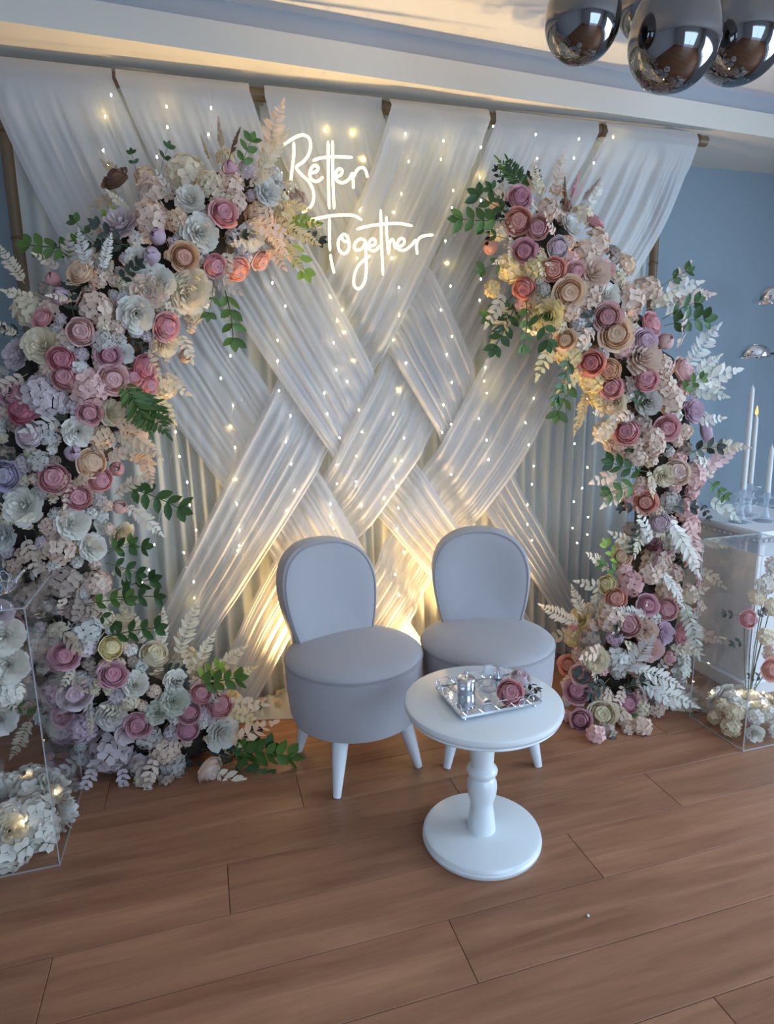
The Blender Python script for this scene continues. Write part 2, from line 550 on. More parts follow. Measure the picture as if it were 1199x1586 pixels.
for n_, (xa, xb, lb) in enumerate(((-0.62, 0.32, 'flat white hanging sheer curtain behind the left flower arch'),
                                   (0.30, 1.26, 'flat white hanging sheer curtain behind the two chairs'),
                                   (1.24, 2.20, 'flat white hanging sheer curtain behind the right flower arch'))):
    rs = np.random.RandomState(7 + n_)
    nu_, nt_ = 110, 30
    rel, den = pleats(rs, nu_, 13, 1.6)
    xs = np.linspace(xa, xb, nu_); zs = np.linspace(2.55, 0.004, nt_)
    G = np.zeros((nt_, nu_, 3)); D = np.zeros((nt_, nu_))
    for i, z in enumerate(zs):
        q = 0.012 + 0.016 * (1 - z / 2.55)
        G[i, :, 0] = xs + 0.006 * np.sin(z * 3 + xs * 9)
        G[i, :, 1] = 2.832 + 0.004 * n_ + q * rel
        G[i, :, 2] = z
        D[i] = 0.2 + 0.7 * den
    G[:2, :, 1] = 2.79
    tag(cloth('sheer_curtain', G, D, voile_back), lb, 'curtain', 'hanging sheer curtains')

# folds of cloth pooled on the floor behind the left chair
rs = np.random.RandomState(3)
nu_, nt_ = 60, 14
G = np.zeros((nt_, nu_, 3)); rel, den = pleats(rs, nu_, 7)
for i in range(nt_):
    q = i / (nt_ - 1)
    xs = np.linspace(-0.05, 0.42, nu_)
    G[i, :, 0] = xs; G[i, :, 1] = 2.80 - 0.17 * q + 0.02 * np.sin(xs * 14) * q
    G[i, :, 2] = 0.006 + 0.05 * np.sin(math.pi * min(1, q * 1.02)) * (0.7 + 0.3 * rel) + 0.03 * (1 - q)
tag(cloth('pooled_drape', G, np.full((nt_, nu_), 0.6), voile_back), 'white drape hem pooled on the floor left of the left chair', 'drape')

# ================================================================== FAIRY LIGHTS
FRONT = [(172, 147), (160, 233), (167, 257), (259, 197), (323, 208), (243, 243), (327, 167), (628, 207), (764, 195), (745, 228), (745, 310), (700, 322),
         (690, 373), (698, 443), (745, 432), (743, 465), (618, 445), (683, 480), (422, 438), (442, 474), (517, 531), (521, 573), (538, 591), (502, 609),
         (507, 641), (556, 635), (609, 641), (561, 669), (526, 678), (629, 562), (626, 679), (622, 714), (700, 521), (692, 549), (700, 592), (687, 627),
         (699, 657), (685, 670), (752, 539), (752, 569), (742, 648), (754, 682), (757, 712), (357, 551), (342, 586), (361, 628), (364, 693), (430, 559),
         (432, 605), (450, 644), (443, 684), (451, 719), (522, 720), (522, 749), (272, 669), (278, 707), (290, 747), (294, 782), (367, 781), (456, 759),
         (444, 791), (552, 746), (609, 739), (614, 754), (617, 787), (560, 782), (615, 819), (512, 800), (517, 819), (512, 781), (626, 855), (612, 890),
         (619, 922), (699, 735), (827, 617), (814, 655), (819, 689), (827, 722), (824, 750), (890, 687), (910, 724), (902, 756), (889, 777), (911, 801),
         (887, 818), (910, 828), (894, 841), (909, 618), (817, 782), (817, 812), (824, 837), (304, 821), (285, 856), (371, 821), (371, 845), (368, 853),
         (300, 901), (222, 811), (239, 844), (231, 883), (220, 901), (830, 208), (897, 215), (889, 245), (920, 252), (832, 245)]
BEHIND = [(163, 180), (258, 165), (503, 202), (545, 207), (562, 247), (687, 218), (683, 247), (633, 250), (622, 300), (702, 295), (743, 275), (558, 325),
          (610, 329), (553, 400), (607, 400), (693, 408), (618, 489), (512, 460), (530, 480), (522, 497), (532, 514), (547, 558), (609, 526), (617, 605),
          (552, 706), (612, 712), (754, 609), (430, 527), (356, 662), (365, 742), (595, 772), (301, 926), (750, 590), (950, 213), (436, 268)]
bulb_m = mat('warm_bulb', (1, 0.9, 0.7), 0.3, emit=(1.0, 0.86, 0.58), estr=40)
bulb_y = mat('amber_bulb', (1, 0.8, 0.4), 0.3, emit=(1.0, 0.74, 0.22), estr=75)
bulb_m.cycles.emission_sampling = 'NONE'
wire_m = mat('pale_wire', (0.75, 0.73, 0.68), 0.4)
lc = empty('fairy_light_curtain', (0.9, 2.69, 2.56))
tag(lc, 'curtain of warm white fairy lights hanging over the drapes', 'string lights')
bulb_me = MB().lathe([(0.0005, 0.0042), (0.002, 0.0034), (0.0028, 0.001), (0.0028, -0.002), (0.0016, -0.004), (0.0005, -0.0044)], 8).mesh('bulb', bulb_m)
pts = [(ony(x, y, 2.655), 0) for x, y in FRONT] + [(ony(x, y, 2.742), 1) for x, y in BEHIND]
base_lc = np.array([0.9, 2.69, 2.56])
NSTR = 20
xs0, xs1 = -0.35, 2.2
strands = [[] for _ in range(NSTR)]
for P, kd in pts:
    strands[int(min(NSTR - 1, max(0, (P[0] - xs0) / (xs1 - xs0) * NSTR)))].append((P, kd))
for s_ in strands:
    if not s_:
        continue
    s_.sort(key=lambda q: -q[0][2])
    xm = sum(q[0][0] for q in s_) / len(s_)
    line = [np.array([xm, 2.69, 2.545])] + [q[0] + np.array([0.0, 0.004, 0]) for q in s_]
    st = part('strand', MB().tube([tuple(p - base_lc) for p in line], 0.0004, 3), wire_m, lc)
    for P, kd in s_:
        put('bulb', bulb_me, st, Matrix.Translation(Vector(P - base_lc)), bulb_y if kd else bulb_m)

# ================================================================== NEON SIGN
NEON = [
    ('letter_stroke', [(80, 190), (110, 170), (170, 135), (215, 125), (250, 145), (262, 190), (250, 250), (215, 300), (168, 338), (200, 385), (250, 435), (280, 500), (278, 570), (250, 612), (205, 638)]),
    ('letter_stroke', [(150, 172), (150, 260), (140, 340), (130, 430), (125, 490), (112, 540), (118, 592)]),
    ('letter_stroke', [(262, 378), (298, 368), (312, 342), (290, 326), (264, 348), (256, 390), (275, 425), (310, 430), (345, 403)]),
    ('letter_stroke', [(377, 165), (378, 300), (380, 450), (386, 615)]),
    ('letter_stroke', [(407, 162), (408, 300), (411, 450), (418, 615)]),
    ('letter_stroke', [(275, 295), (330, 277), (420, 268), (540, 273)]),
    ('letter_stroke', [(428, 402), (462, 388), (472, 360), (448, 350), (426, 385), (440, 430), (480, 440), (518, 415), (540, 372)]),
    ('letter_stroke', [(540, 372), (544, 430), (545, 480)]),
    ('letter_stroke', [(545, 405), (572, 355), (605, 340), (628, 362), (640, 408)]),
    ('letter_stroke', [(240, 693), (320, 675), (420, 658), (520, 655), (570, 668), (603, 690)]),
    ('letter_stroke', [(387, 680), (387, 780), (390, 892)]),
    ('letter_stroke', [(393, 916), (401, 970), (418, 1042)]),
    ('letter_stroke', [(472, 785), (446, 828), (452, 888), (485, 912), (515, 880), (514, 822), (492, 785), (468, 792), (478, 824), (510, 836)]),
    ('letter_stroke', [(622, 820), (588, 815), (556, 845), (556, 882), (590, 886), (620, 850), (624, 822), (629, 920), (630, 1040), (615, 1110), (580, 1145), (550, 1120), (552, 1055), (580, 990), (620, 950), (660, 925)]),
    ('letter_stroke', [(655, 862), (688, 850), (690, 822), (666, 815), (646, 850), (655, 885), (690, 890), (724, 858)]),
    ('letter_stroke', [(727, 620), (729, 750), (735, 900), (742, 1055)]),
    ('letter_stroke', [(765, 665), (766, 780), (780, 912), (784, 850), (800, 815), (814, 832), (822, 872), (838, 872)]),
    ('letter_stroke', [(567, 750), (640, 730), (740, 716), (850, 712), (938, 727)]),
    ('letter_stroke', [(838, 872), (878, 850), (882, 818), (855, 813), (836, 850), (850, 885), (890, 886), (930, 855), (960, 818)]),
    ('letter_stroke', [(970, 916), (964, 855), (980, 812), (1020, 792), (1076, 787)]),
]
neon_m = mat('lit_neon_tube', (1, 0.9, 0.7), 0.4, emit=(1.0, 0.76, 0.34), estr=1.6)
clear = mat_clear('clear_acrylic')
nb = ony(560, 330, 2.60)
ns = empty('neon_sign', nb)
tag(ns, 'glowing warm white script neon sign reading Better Together', 'neon sign')
for nm, st in NEON:
    P = crom([ony(420 + x / 4.282, 180 + y / 4.282, 2.60) - nb for x, y in st], max(14, 5 * len(st)))
    rr = [0.003] + [0.0054] * (len(P) - 2) + [0.003]
    part(nm, MB().tube([tuple(p) for p in P], rr, 8), neon_m, ns, smooth='all')
for (x, y) in ((500, 240), (640, 380)):
    c = ony(x, y, 2.60) - nb
    part('stand_off', MB().tube([tuple(c), tuple(c + np.array([0, 0.07, 0]))], 0.004, 8), mat('steel_pin', (0.6, 0.6, 0.6), 0.3, 1.0), ns)

# ================================================================== FLOWERS: mesh library
def petal_patch(mb, phi, half, R0, H0, ls=5, lu=4, pw=0.62, hw=1.35, lip=0.0, base=0.0, wob=0.0, rs=None, lift=0.0, z0=0.0):
    n = len(mb.v); v = []
    for i in range(ls):
        s = i / (ls - 1)
        wd = half * (0.35 + 0.65 * math.sin(math.pi * min(1, 0.15 + 0.62 * s))) * (1 if s < 0.99 else 0.78)
        for j in range(lu):
            u = 2 * j / (lu - 1) - 1
            r = base + (R0 - base) * s ** pw
            h = H0 * s ** hw - 0.10 * H0 * u * u * s
            if lip and s > 0.7:
                q = (s - 0.7) / 0.3
                r += lip * q * q * 0.6; h -= lip * q * q * 0.7
            if wob and rs is not None:
                h += wob * rs.uniform(-1, 1) * s; r += wob * rs.uniform(-0.6, 0.6) * s
            a = phi + wd * u
            r *= 1 + 0.035 * u
            v.append((r * math.cos(a), r * math.sin(a), h + z0))
    f = [(i * lu + j, i * lu + j + 1, (i + 1) * lu + j + 1, (i + 1) * lu + j) for i in range(ls - 1) for j in range(lu - 1)]
    mb.add(v, f)


def globe_petal(mb, phi, half, R0, rim, H0, lip, rs, ls=7, lu=5):
    v = []
    wob = 0.03
    tw = rs.uniform(-.12, .12)
    for i in range(ls):
        s = i / (ls - 1)
        if s < 0.55:
            r = R0 * math.sin(math.pi / 2 * (0.22 + 0.78 * s / 0.55))
        else:
            q = (s - 0.55) / 0.45
            r = R0 + (rim - R0) * q ** 1.4
        wd = half * (0.55 + 0.45 * math.sin(math.pi * min(1.0, 0.10 + 0.75 * s))) * (1.0 if s < 0.99 else 0.80)
        for j in range(lu):
            u = 2 * j / (lu - 1) - 1
            h = H0 * s ** 1.15 - 0.16 * H0 * u * u * s + wob * rs.uniform(-1, 1) * s
            rr = r * (1 + 0.05 * u) + (lip * max(0, s - 0.78) / 0.22 if s > 0.78 else 0)
            h -= 0.5 * lip * max(0, s - 0.9) / 0.1
            a = phi + wd * u + tw * s
            v.append((rr * math.cos(a), rr * math.sin(a), h))
    mb.add(v, [(i * lu + j, i * lu + j + 1, (i + 1) * lu + j + 1, (i + 1) * lu + j) for i in range(ls - 1) for j in range(lu - 1)])


def rose_mesh(seed):
    rs = random.Random(seed); mb = MB()
    op = rs.uniform(0.9, 1.12)
    for (n_, R0, rim, H0, half, lip) in ((5, 0.98, 0.98 * op, 0.72, 0.86, 0.14), (5, 0.90, 0.82 * op, 0.92, 0.84, 0.08), (5, 0.78, 0.66 * op, 1.02, 0.84, 0.04), (4, 0.64, 0.52 * op, 1.06, 0.95, 0.02)):
        p0 = rs.uniform(0, 6)
        for k in range(n_):
            globe_petal(mb, p0 + 2 * math.pi * k / n_ + rs.uniform(-.12, .12), half * rs.uniform(.9, 1.1), R0 * rs.uniform(.95, 1.05), rim * rs.uniform(.94, 1.06), H0 * rs.uniform(.93, 1.05), lip, rs)
    return mb.mesh('rose', MATS_DEFAULT, 'all')


def rose_heart(seed):
    """tight spiral of rolled petals in the middle"""
    rs = random.Random(seed); mb = MB(); v = []; f = []
    nr, na = 11, 26; p0 = rs.uniform(0, 1); turns = rs.uniform(2.0, 2.5)
    for i in range(nr):
        q = i / (nr - 1)
        for j in range(na):
            a = 2 * math.pi * j / na
            ph = (q * turns + j / na + p0 + 0.10 * math.sin(3 * a + seed)) % 1.0
            h = 0.82 + 0.06 * (1 - q * q) - 0.12 * max(0, q - 0.8) / 0.2 + 0.27 * (ph ** 1.4) * min(1, 2.5 * q + 0.15)
            r = 0.60 * q
            v.append((r * math.cos(a), r * math.sin(a), h))
    for i in range(nr - 1):
        for j in range(na):
            f.append((i * na + j, i * na + (j + 1) % na, (i + 1) * na + (j + 1) % na, (i + 1) * na + j))
    mb.add(v, f)
    return mb.mesh('heart', MATS_DEFAULT, 'all')


def peony_mesh(seed):
    rs = random.Random(seed); mb = MB()
    for (n_, R0, H0, half) in ((8, 1.0, 0.30, 0.55), (8, 0.92, 0.52, 0.52), (7, 0.76, 0.70, 0.52), (6, 0.56, 0.82, 0.6), (5, 0.34, 0.90, 0.7), (4, 0.15, 0.90, 0.8)):
        p0 = rs.uniform(0, 6)
        for k in range(n_):
            petal_patch(mb, p0 + 2 * math.pi * k / n_ + rs.uniform(-.12, .12), half * rs.uniform(.85, 1.15), R0 * rs.uniform(.88, 1.08), H0 * rs.uniform(.88, 1.1), ls=4, lu=5, pw=0.7, lip=0.07, base=0.06, wob=0.055, rs=rs)
    return mb.mesh('peony', MATS_DEFAULT, 'all')


def bud_mesh(seed):
    rs = random.Random(seed); mb = MB()
    for (n_, R0, Ht, ph) in ((4, 0.72, 1.45, 0), (3, 0.62, 1.5, 0.6), (3, 0.45, 1.45, 0.2)):
        for k in range(n_):
            phi = ph + 2 * math.pi * k / n_
            v = []
            ls, lu = 7, 5
            for i in range(ls):
                s = i / (ls - 1)
                r = R0 * math.sin(math.pi * (0.06 + 0.86 * s)) ** 0.75
                wd = 0.95 * math.sin(math.pi * (0.12 + 0.80 * s)) ** 0.6
                for j in range(lu):
                    u = 2 * j / (lu - 1) - 1
                    a = phi + wd * u
                    rr = r * (1 + 0.06 * u)
                    v.append((rr * math.cos(a), rr * math.sin(a), Ht * s * (1 - 0.05 * u * u) - 0.35))
            mb.add(v, [(i * lu + j, i * lu + j + 1, (i + 1) * lu + j + 1, (i + 1) * lu + j) for i in range(ls - 1) for j in range(lu - 1)])
    return mb.mesh('flower_bud', MATS_DEFAULT, 'all')


def floret(mb, M, s, rs, n_=4):
    for k in range(n_):
        a = 2 * math.pi * k / n_ + rs.uniform(-.15, .15)
        ca, sa = math.cos(a), math.sin(a)
        L_ = s * rs.uniform(0.85, 1.1); w = s * 0.46; up = rs.uniform(0.02, 0.22) * s
        P = [(0.06 * s, 0, 0), (0.45 * L_, w, up * 0.6), (L_, w * 0.55, up), (L_ * 1.06, 0, up * 0.8), (L_, -w * 0.55, up), (0.45 * L_, -w, up * 0.6), (0.55 * L_, 0, 0.02 * s)]
        P = [(x * ca - y * sa, x * sa + y * ca, z) for x, y, z in P]
        mb.add(P, [(0, 6, 1), (1, 6, 2), (2, 6, 3), (3, 6, 4), (4, 6, 5), (5, 6, 0)], M)


def hydrangea_mesh(seed, n_=20, fs=0.42):
    rs = random.Random(seed); mb = MB()
    for k in range(n_):
        z = 1 - (k + 0.5) / n_ * 1.05
        rr = math.sqrt(max(0, 1 - z * z)); a = k * 2.39996 + rs.uniform(-.2, .2)
        d = Vector((rr * math.cos(a), rr * math.sin(a), z)).normalized()
        q = d.to_track_quat('Z', 'Y').to_matrix().to_4x4()
        p = d * rs.uniform(0.62, 0.86); p.z *= 0.85
        floret(mb, Matrix.Translation(p) @ q @ Matrix.Rotation(rs.uniform(0, 3), 4, 'Z'), fs * rs.uniform(.85, 1.15), rs)
    return mb.mesh('hydrangea', MATS_DEFAULT, 'all')


def leaf_geom(mb, L_, w, M, fold=0.12, bend=0.15):
    v = []; f = []
    st = (0, 0.22, 0.5, 0.78, 1.0); wd = (0.08, 0.75, 1.0, 0.68, 0.02)
    for s, q in zip(st, wd):
        zb = -bend * L_ * s * s
        v += [(s * L_, w * q, zb + fold * w), (s * L_, 0, zb), (s * L_, -w * q, zb + fold * w)]
    for i in range(4):
        a = i * 3
        f += [(a, a + 1, a + 4, a + 3), (a + 1, a + 2, a + 5, a + 4)]
    mb.add(v, f, M)


def frond_mesh(seed, n_=12, L_=1.0, lw=0.042, ll=0.24, curve=0.5, name='dried_frond', taper=True):
    """stem along +X in unit length, flat in XY, leaflets in pairs"""
    rs = random.Random(seed); mb = MB()
    pts_ = []
    for i in range(n_ + 1):
        s = i / n_
        pts_.append((L_ * s, 0.10 * math.sin(s * 2) * curve, -curve * 0.35 * s * s))
    mb.tube(pts_, [0.012 * (1 - 0.7 * i / n_) for i in range(n_ + 1)], 4, cap=False)
    for i in range(1, n_ + 1):
        s = i / n_
        sz = (math.sin(math.pi * (0.18 + 0.72 * s)) if taper else 1.0)
        for sd in (1, -1):
            M = Matrix.Translation(pts_[i]) @ Matrix.Rotation(sd * rs.uniform(0.75, 1.05), 4, 'Z') @ Matrix.Rotation(rs.uniform(-.5, .5), 4, 'X') @ Matrix.Rotation(rs.uniform(-.25, .25), 4, 'Y')
            leaf_geom(mb, ll * sz * rs.uniform(.85, 1.1), lw * (0.6 + 0.4 * sz), M)
    leaf_geom(mb, ll * 0.8, lw * 0.7, Matrix.Translation(pts_[-1]))
    return mb.mesh(name, MATS_DEFAULT, 'all')


def plume_mesh(seed):
    rs = random.Random(seed); mb = MB()
    mb.tube([(0, 0, 0), (1, 0, 0)], 0.012, 4, cap=False)
    for k in range(70):
        s = 0.25 + 0.75 * k / 70
        a = rs.uniform(0, 6.28)
        d = Vector((0.8, 0.55 * math.cos(a), 0.55 * math.sin(a))).normalized()
        M = Matrix.Translation((s, 0, 0)) @ d.to_track_quat('X', 'Z').to_matrix().to_4x4()
        leaf_geom(mb, 0.2 * (1.15 - s), 0.02, M)
    return mb.mesh('dried_plume', MATS_DEFAULT, 'all')


MATS_DEFAULT = mat('petal_white', srgb(242, 237, 226), 0.65, vary=0.10, transl=0.2)
PETAL = {
    'white': (242, 236, 224), 'cool': (233, 231, 226), 'cream': (244, 231, 205), 'blush': (242, 218, 200), 'blush2': (229, 200, 184),
    'pink': (235, 178, 180), 'rosepink': (227, 156, 165), 'deep': (207, 126, 142), 'salmon': (244, 184, 167), 'coral': (238, 170, 156),
    'mauve': (226, 178, 188), 'dusty': (232, 188, 184), 'lilac': (219, 192, 205), 'lav': (229, 214, 217), 'violet': (203, 192, 215),
    'peach': (250, 220, 190), 'orange': (244, 202, 167), 'lit_cream': (248, 232, 180), 'pale': (221, 222, 207), 'tan': (203, 178, 146),  # yellowish cream here has the neon's warm light put into its colour
    'brown': (142, 108, 84), 'plum': (130, 82, 84), 'palepink': (242, 204, 198), 'grey': (213, 206, 198), 'butter': (242, 220, 169), 'taupe': (191, 172, 160),
}
HEART = {'pink': 'rosepink', 'rosepink': 'deep', 'salmon': 'coral', 'coral': 'deep', 'mauve': 'deep', 'dusty': 'rosepink', 'palepink': 'pink', 'lav': 'mauve', 'lilac': 'mauve',
         'white': 'cream', 'cream': 'butter', 'peach': 'orange', 'blush': 'palepink', 'violet': 'lav', 'lit_cream': 'butter', 'butter': 'orange', 'brown': 'plum', 'orange': 'coral', 'deep': 'deep', 'blush2': 'dusty', 'cool': 'lav'}


def pm(c):
    return mat('petal_' + c, srgb(*PETAL[c]), 0.65, vary=0.14, noise=0.10, nscale=3.0, transl=0.3) if c != 'white' else MATS_DEFAULT


def pm_heart(c):
    """petals in the middle of a rose: a shade deeper than the outer ones"""
    a, b = PETAL[c], PETAL[HEART.get(c, c)]
    return mat('heart_' + c, srgb(*[0.5 * p + 0.5 * q for p, q in zip(a, b)]), 0.65, vary=0.10, noise=0.10, nscale=3.0, transl=0.3)


LIB = {
    'rose': [rose_mesh(s) for s in range(5)], 'heart': [rose_heart(s) for s in range(3)], 'peony': [peony_mesh(s) for s in range(5)],
    'bud': [bud_mesh(s) for s in range(2)], 'hyd': [hydrangea_mesh(s) for s in range(5)],
    'sprig': [hydrangea_mesh(20 + s, 12, 0.5) for s in range(3)],
    'frond': [frond_mesh(s) for s in range(4)], 'leafy': [frond_mesh(10 + s, 6, 1.0, 0.075, 0.30, 0.6, 'dried_leaf_sprig') for s in range(4)],
    'fern': [frond_mesh(30 + s, 12, 1.0, 0.045, 0.36, 0.4, 'fern_frond') for s in range(2)],
    'plume': [plume_mesh(s) for s in range(2)],
}
NAME = {'rose': 'rose', 'peony': 'peony', 'bud': 'flower_bud', 'hyd': 'hydrangea', 'sprig': 'blossom_sprig', 'frond': 'dried_frond', 'leafy': 'dried_leaf_sprig', 'fern': 'fern_frond', 'plume': 'dried_plume'}
leaf_a = mat('leaf_green', srgb(88, 120, 54), 0.5, vary=0.5, noise=0.2, nscale=4, transl=0.15)
leaf_b = mat('leaf_dark_green', srgb(60, 92, 44), 0.45, vary=0.5, noise=0.2, nscale=4, transl=0.1)
leaf_c = mat('leaf_blackish', srgb(48, 54, 46), 0.55, vary=0.6)
leaf_y = mat('leaf_yellow_green', srgb(150, 176, 70), 0.5, vary=0.3, transl=0.15)
stem_m = mat('stem_green', srgb(88, 104, 60), 0.6)
_lm = MB(); leaf_geom(_lm, 1.0, 0.24, None, 0.25, 0.12)
LEAF_ME = _lm.mesh('leaf', leaf_a, 'all')


class Arr:
    """a flower arrangement: an Empty with blooms as parts; positions are given in world space"""

    def __init__(s, name, loc, label, cat):
        s.o = empty(name, tuple(loc)); tag(s.o, label, cat)
        s.loc = np.array(loc, float); s.rs = random.Random(name + label)

    def bloom(s, kind, col, P, n, r, stretch=1.0):
        rs = s.rs
        q = Vector(n).normalized().to_track_quat('Z', 'Y').to_matrix().to_4x4()
        M = Matrix.Translation(Vector(np.array(P) - s.loc)) @ q @ Matrix.Rotation(rs.uniform(0, 6.28), 4, 'Z') @ Matrix.Diagonal((r, r, r * stretch, 1))
        lib = LIB[kind]
        o = put(NAME[kind], lib[rs.randrange(len(lib))], s.o, M, pm(col))
        if kind == 'rose':
            put('heart', LIB['heart'][rs.randrange(3)], o, None, pm_heart(col))
        return o

    def spray(s, kind, m, P, d, n, L_):
        """frond or plume lying along d with its flat side facing n"""
        d = Vector(d).normalized(); n = Vector(n); n = (n - d * n.dot(d)).normalized(); y = n.cross(d)
        Rm = Matrix((d, y, n)).transposed().to_4x4()
        M = Matrix.Translation(Vector(np.array(P) - s.loc)) @ Rm @ Matrix.Scale(L_, 4)
        lib = LIB[kind]
        return put(NAME[kind], lib[s.rs.randrange(len(lib))], s.o, M, m)

    def green(s, P, d, n, L_, k=4, m=None, leaf=0.30, wide=1.0):
        """a twig with single leaves as its pieces"""
        rs = s.rs; m = m or leaf_a
        d = Vector(d).normalized(); n = Vector(n); n = (n - d * n.dot(d)).normalized(); y = n.cross(d)
        M = Matrix.Translation(Vector(np.array(P) - s.loc)) @ Matrix((d, y, n)).transposed().to_4x4() @ Matrix.Scale(L_, 4)
        pts_ = [(i / k, 0.05 * math.sin(2.5 * i / k), -0.10 * (i / k) ** 2) for i in range(k + 1)]
        st = put('leaf_spray', MB().tube(pts_, 0.014, 4, cap=False).mesh('leaf_spray', stem_m), s.o, M)
        for i in range(1, k + 1):
            for sd in (1, -1):
                Lm = Matrix.Translation(pts_[i]) @ Matrix.Rotation(sd * rs.uniform(.7, 1.1), 4, 'Z') @ Matrix.Rotation(rs.uniform(-.5, .5), 4, 'X') @ Matrix.Diagonal((leaf * rs.uniform(.85, 1.15), leaf * wide * rs.uniform(.85, 1.1), leaf, 1))
                put('leaf', LEAF_ME, st, Lm, m)
        put('leaf', LEAF_ME, st, Matrix.Translation(pts_[-1]) @ Matrix.Diagonal((leaf, leaf * wide, leaf, 1)), m)
        return st


class Body:
    """thick garland body: centre line in picture coordinates lifted to its own depth Y, with radius"""

    def __init__(s, pts_):
        P = []
        for (x, y, r, Y) in pts_:
            w = ony(x, y, Y)
            P.append([*w, r * depth(w) / FPX, x, y, r])
        s.c = crom(P, 60)

    def surf(s, x, y, rw=0.04):
        """point and outward normal on the front of the garland where the line of sight (x, y) meets it"""
        px = s.c[:, 4:6]; d2 = np.linalg.norm(px - np.array([x, y]), axis=1) / s.c[:, 6]
        i = int(d2.argmin()); C = s.c[i]
        q = min(d2[i], 1.0)
        Y = C[1] - 0.72 * C[3] * math.sqrt(1 - q * q)
        P = ony(x, y, Y)
        if P[2] < rw * 0.75:
            P = onz(x, y, rw * 0.75)
        n = np.array([(P[0] - C[0]) / C[3], -0.85 * math.sqrt(1 - 0.8 * q * q), (P[2] - C[2]) / C[3] + 0.12])
        return P, n / np.linalg.norm(n), q

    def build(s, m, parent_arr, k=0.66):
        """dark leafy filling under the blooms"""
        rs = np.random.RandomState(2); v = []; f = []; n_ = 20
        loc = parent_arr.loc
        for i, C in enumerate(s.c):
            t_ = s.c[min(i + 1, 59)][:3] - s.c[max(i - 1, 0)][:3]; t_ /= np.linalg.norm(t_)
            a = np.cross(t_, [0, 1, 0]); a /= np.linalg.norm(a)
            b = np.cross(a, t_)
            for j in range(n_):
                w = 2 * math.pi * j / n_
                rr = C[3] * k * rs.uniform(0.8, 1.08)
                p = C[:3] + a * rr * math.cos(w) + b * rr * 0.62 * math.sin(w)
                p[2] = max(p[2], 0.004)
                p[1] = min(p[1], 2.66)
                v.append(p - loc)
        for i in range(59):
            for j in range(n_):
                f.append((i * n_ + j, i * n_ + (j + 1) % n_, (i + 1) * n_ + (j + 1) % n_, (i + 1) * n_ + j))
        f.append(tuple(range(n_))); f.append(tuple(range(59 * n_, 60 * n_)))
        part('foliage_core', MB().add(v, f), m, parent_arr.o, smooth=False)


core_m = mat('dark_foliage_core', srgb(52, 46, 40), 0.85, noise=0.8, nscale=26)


def arch(name, label, body_pts, blooms, extras, fills, seed):
    B = Body(body_pts)
    base = B.c[-1][:3].copy(); base[2] = 0
    A = Arr(name, base, label, 'floral arch')
    B.build(core_m, A)
    rs = random.Random(seed)
    placed = []
    for (k, col, x, y, r) in blooms:
        P, n, q = B.surf(x, y)
        rw = r * depth(P) / FPX
        P, n, q = B.surf(x, y, rw)
        n = n + np.array([rs.uniform(-.3, .3), -0.25, rs.uniform(-.25, .25)])
        P = P + np.array([0, 0.25 * rw, 0])
        if k == 'bud':
            n = n + np.array([rs.uniform(-.5, .5), 0, 0.3])
            A.bloom(k, col, P, n, rw * 1.05, 0.95)
        else:
            A.bloom(k, col, P, n, rw * (1.08 if k in ('rose', 'peony') else 1.12), 0.95)
        placed.append((x, y, r))
    # filling blooms and sprigs wherever the hand-placed ones leave the core bare
    tries = 0
    pal = fills
    while tries < 4200:
        tries += 1
        i = rs.randrange(60); C = B.c[i]
        ang = rs.uniform(0, 6.28); q = math.sqrt(rs.uniform(0, 1)) * 1.0
        x, y = C[4] + C[6] * q * math.cos(ang), C[5] + C[6] * q * math.sin(ang)
        r = rs.uniform(8, 15)
        if any((x - a) ** 2 + (y - b) ** 2 < (0.70 * (r + c)) ** 2 for a, b, c in placed):
            continue
        if x < -70 or x > 1260 or y > 1215:
            continue
        placed.append((x, y, r))
        P, n, qq = B.surf(x, y)
        rw = r * depth(P) / FPX
        P, n, qq = B.surf(x, y, rw)
        kind, col = rs.choice(pal)
        P = P + np.array([0, 0.02, 0])
        n = n + np.array([rs.uniform(-.4, .4), -0.1, rs.uniform(-.3, .4)])
        if kind in ('hyd', 'sprig', 'rose', 'peony'):
            A.bloom(kind, col, P, n, rw * 1.25)
        elif kind == 'dark':
            a = rs.uniform(0, 6.28)
            A.green(P, (math.cos(a), -0.3, math.sin(a)), (0, -1, 0.3), rw * 3.2, 3, leaf_c, 0.36, 1.2)
        else:
            d = np.array([(P[0] - C[0]), -0.05, (P[2] - C[2])]) / C[3] + np.array([rs.uniform(-.8, .8), -0.5, rs.uniform(-.8, .8)])
            A.spray(kind, pm(col), P, d, (rs.uniform(-.5, .5), -1, rs.uniform(0, .6)), rw * 4.2)
    for e in extras:
        kind, x, y, a, L_, col = e[:6]
        P, n, q = B.surf(x, y)
        sc = depth(P) / FPX
        a = math.radians(a)
        d = np.array(RT) * math.cos(a) + np.array(UP) * math.sin(a)
        fwd = e[6] if len(e) > 6 else 0.15
        d = d + np.array([0, -fwd, 0])
        P = P + np.array([0, -0.015, 0])
        nn = np.array([rs.uniform(-.35, .35), -1, rs.uniform(-.1, .4)])
        if kind == 'green':
            A.green(P, d, nn, L_ * sc, e[7] if len(e) > 7 else 4, {'a': leaf_a, 'b': leaf_b, 'c': leaf_c, 'y': leaf_y}[col], 0.36 if L_ < 70 else 0.27, 1.25)
        else:
            A.spray(kind, {'g': leaf_a, 'gb': leaf_b, 'gy': leaf_y}.get(col) or pm(col), P, d, nn, L_ * sc)
    return A


